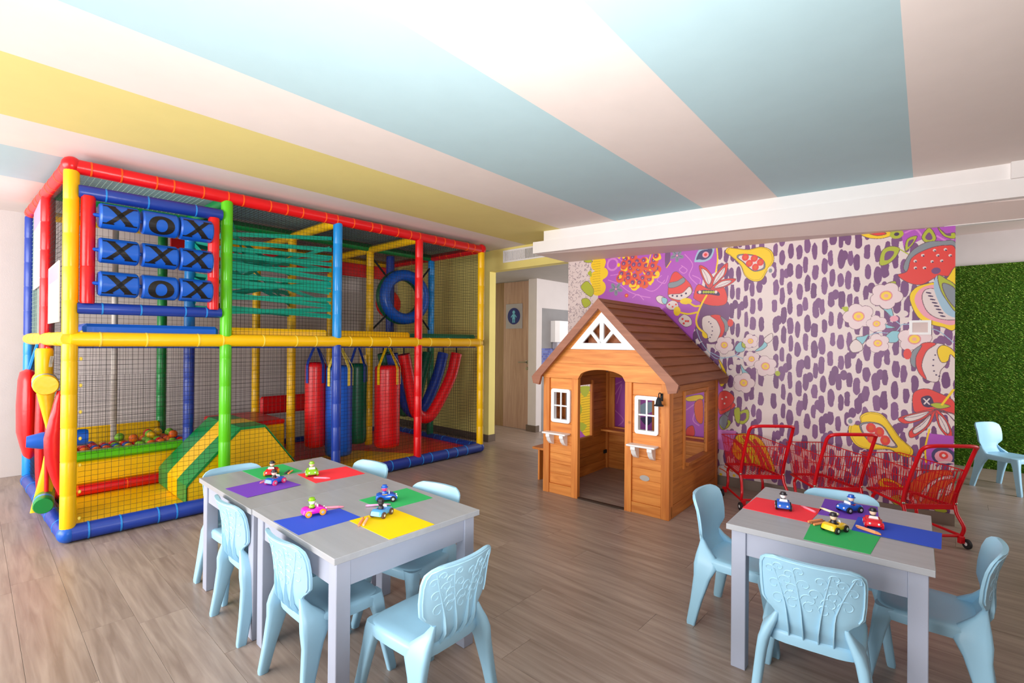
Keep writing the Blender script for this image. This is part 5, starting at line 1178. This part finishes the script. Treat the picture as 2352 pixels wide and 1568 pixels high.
# ------------------------------------------------------------------ red toy shopping trolleys
def trolley(label, loc, rz):
    t = thing('toy_shopping_trolley', label, 'shopping cart', (loc[0], loc[1], 0), rz, 'red shopping trolleys along the mural')
    w = .160
    for sx in (-1, 1):
        leg = spline([(sx * w, -.20, .25), (sx * w, -.215, .20), (sx * (w + .012), -.25, .13), (sx * (w + .012), -.235, .075)], 5)
        MB().tube(leg, .0105, 8).build('rear_leg', M_cart, t, 50)
        leg = spline([(sx * (w - .03), .09, .235), (sx * (w - .03), .115, .20), (sx * (w - .02), .08, .13), (sx * (w - .015), .085, .075)], 5)
        MB().tube(leg, .0105, 8).build('front_leg', M_cart, t, 50)
        MB().tube([(sx * (w + .012), -.235, .072), (sx * (w - .015), .09, .072)], .0095, 8).build('base_tube', M_cart, t, 50)
        for y_ in (-.245, .10):
            fk = MB().box(sx * (w + .0) - .016, y_ - .012, .03, sx * (w + .0) + .016, y_ + .012, .075, .003).build('caster_fork', M_cart, t)
            wl = MB().lathe([(.02, -.009), (.029, -.008), (.03, -.005), (.03, .005), (.029, .008), (.02, .009)], (sx * w + sx * .026, y_ - .012, .0302), (1, 0, 0), 18).build('wheel', M_rubber, t, 40)
            MB().lathe([(.011, -.0095), (.011, .0095)], (sx * w + sx * .026, y_ - .012, .0302), (1, 0, 0), 10).build('hub', M_wplas, wl, 40)
    MB().tube([(-w - .012, -.235, .072), (w + .012, -.235, .072)], .0095, 8).build('rear_crossbar', M_cart, t, 50)
    # push handle: one bent tube
    A = [(-w, -.195, .235), (-w, -.215, .34), (-w, -.312, .57), (-w + .004, -.342, .63), (-w + .03, -.372, .655), (0, -.379, .659), (w - .03, -.372, .655), (w - .004, -.342, .63), (w, -.312, .57), (w, -.215, .34), (w, -.195, .235)]
    MB().tube(spline(A, 4), .0115, 10).build('push_handle', M_cart, t, 50)
    # tray and wire basket
    q4 = [(-w + .004, -.20), (w - .004, -.20), (.115, .185), (-.115, .185)]
    tr = MB().tube([(a, b, .242) for a, b in q4], .0105, 6, closed=True)
    tr.box(-w + .01, -.205, .225, w - .01, -.193, .255).build('tray_frame', M_cart, t, 50)
    r = .0019; bk = MB()
    B = [(-w + .008, -.20), (w - .008, -.20), (.112, .18), (-.112, .18)]; T = [(-w + .002, -.278), (w - .002, -.278), (.138, .222), (-.138, .222)]
    z0, z1 = .25, .488
    def pt(k, u, v):
        a, b = B[k], B[(k + 1) % 4]; c, d = T[k], T[(k + 1) % 4]
        x0, y0 = a[0] + (b[0] - a[0]) * u, a[1] + (b[1] - a[1]) * u; x1, y1 = c[0] + (d[0] - c[0]) * u, c[1] + (d[1] - c[1]) * u
        return (x0 + (x1 - x0) * v, y0 + (y1 - y0) * v, z0 + (z1 - z0) * v)
    for k in range(4):
        n_ = 12 if k in (0, 2) else 20
        for i in range(n_ + 1): bk.tube([pt(k, i / n_, 0), pt(k, i / n_, 1)], r, 4, caps=False)
        for v in (.36, .72): bk.tube([pt(k, 0, v), pt(k, 1, v)], r * 1.1, 4, caps=False)
    for i in range(1, 11): bk.tube([(-w + .01 + i * .026, -.2, .2535), ((-w + .01 + i * .026) * .78, .16, .2535)], r, 4, caps=False)
    bk.build('basket_wire', M_cart, t, kind='stuff')
    MB().tube([pt(k, 0, 1) for k in range(4)], .0034, 6, closed=True).build('basket_rim', M_cart, t, 50)
    for sx in (-1, 1): MB().ball((sx * (w + .003), -.203, .262), .010, 8, 6).build('bolt_cap', M_steel, t, 60)
fa = face(.757, .653)
trolley('red wire toy trolley, left of three, beside the playhouse', (4.238, 1.229), fa)
trolley('red wire toy trolley, middle of three along the mural', (4.26, .741), fa)
trolley('red wire toy trolley, right of three, in front of the mural end', (4.225, .250), fa)
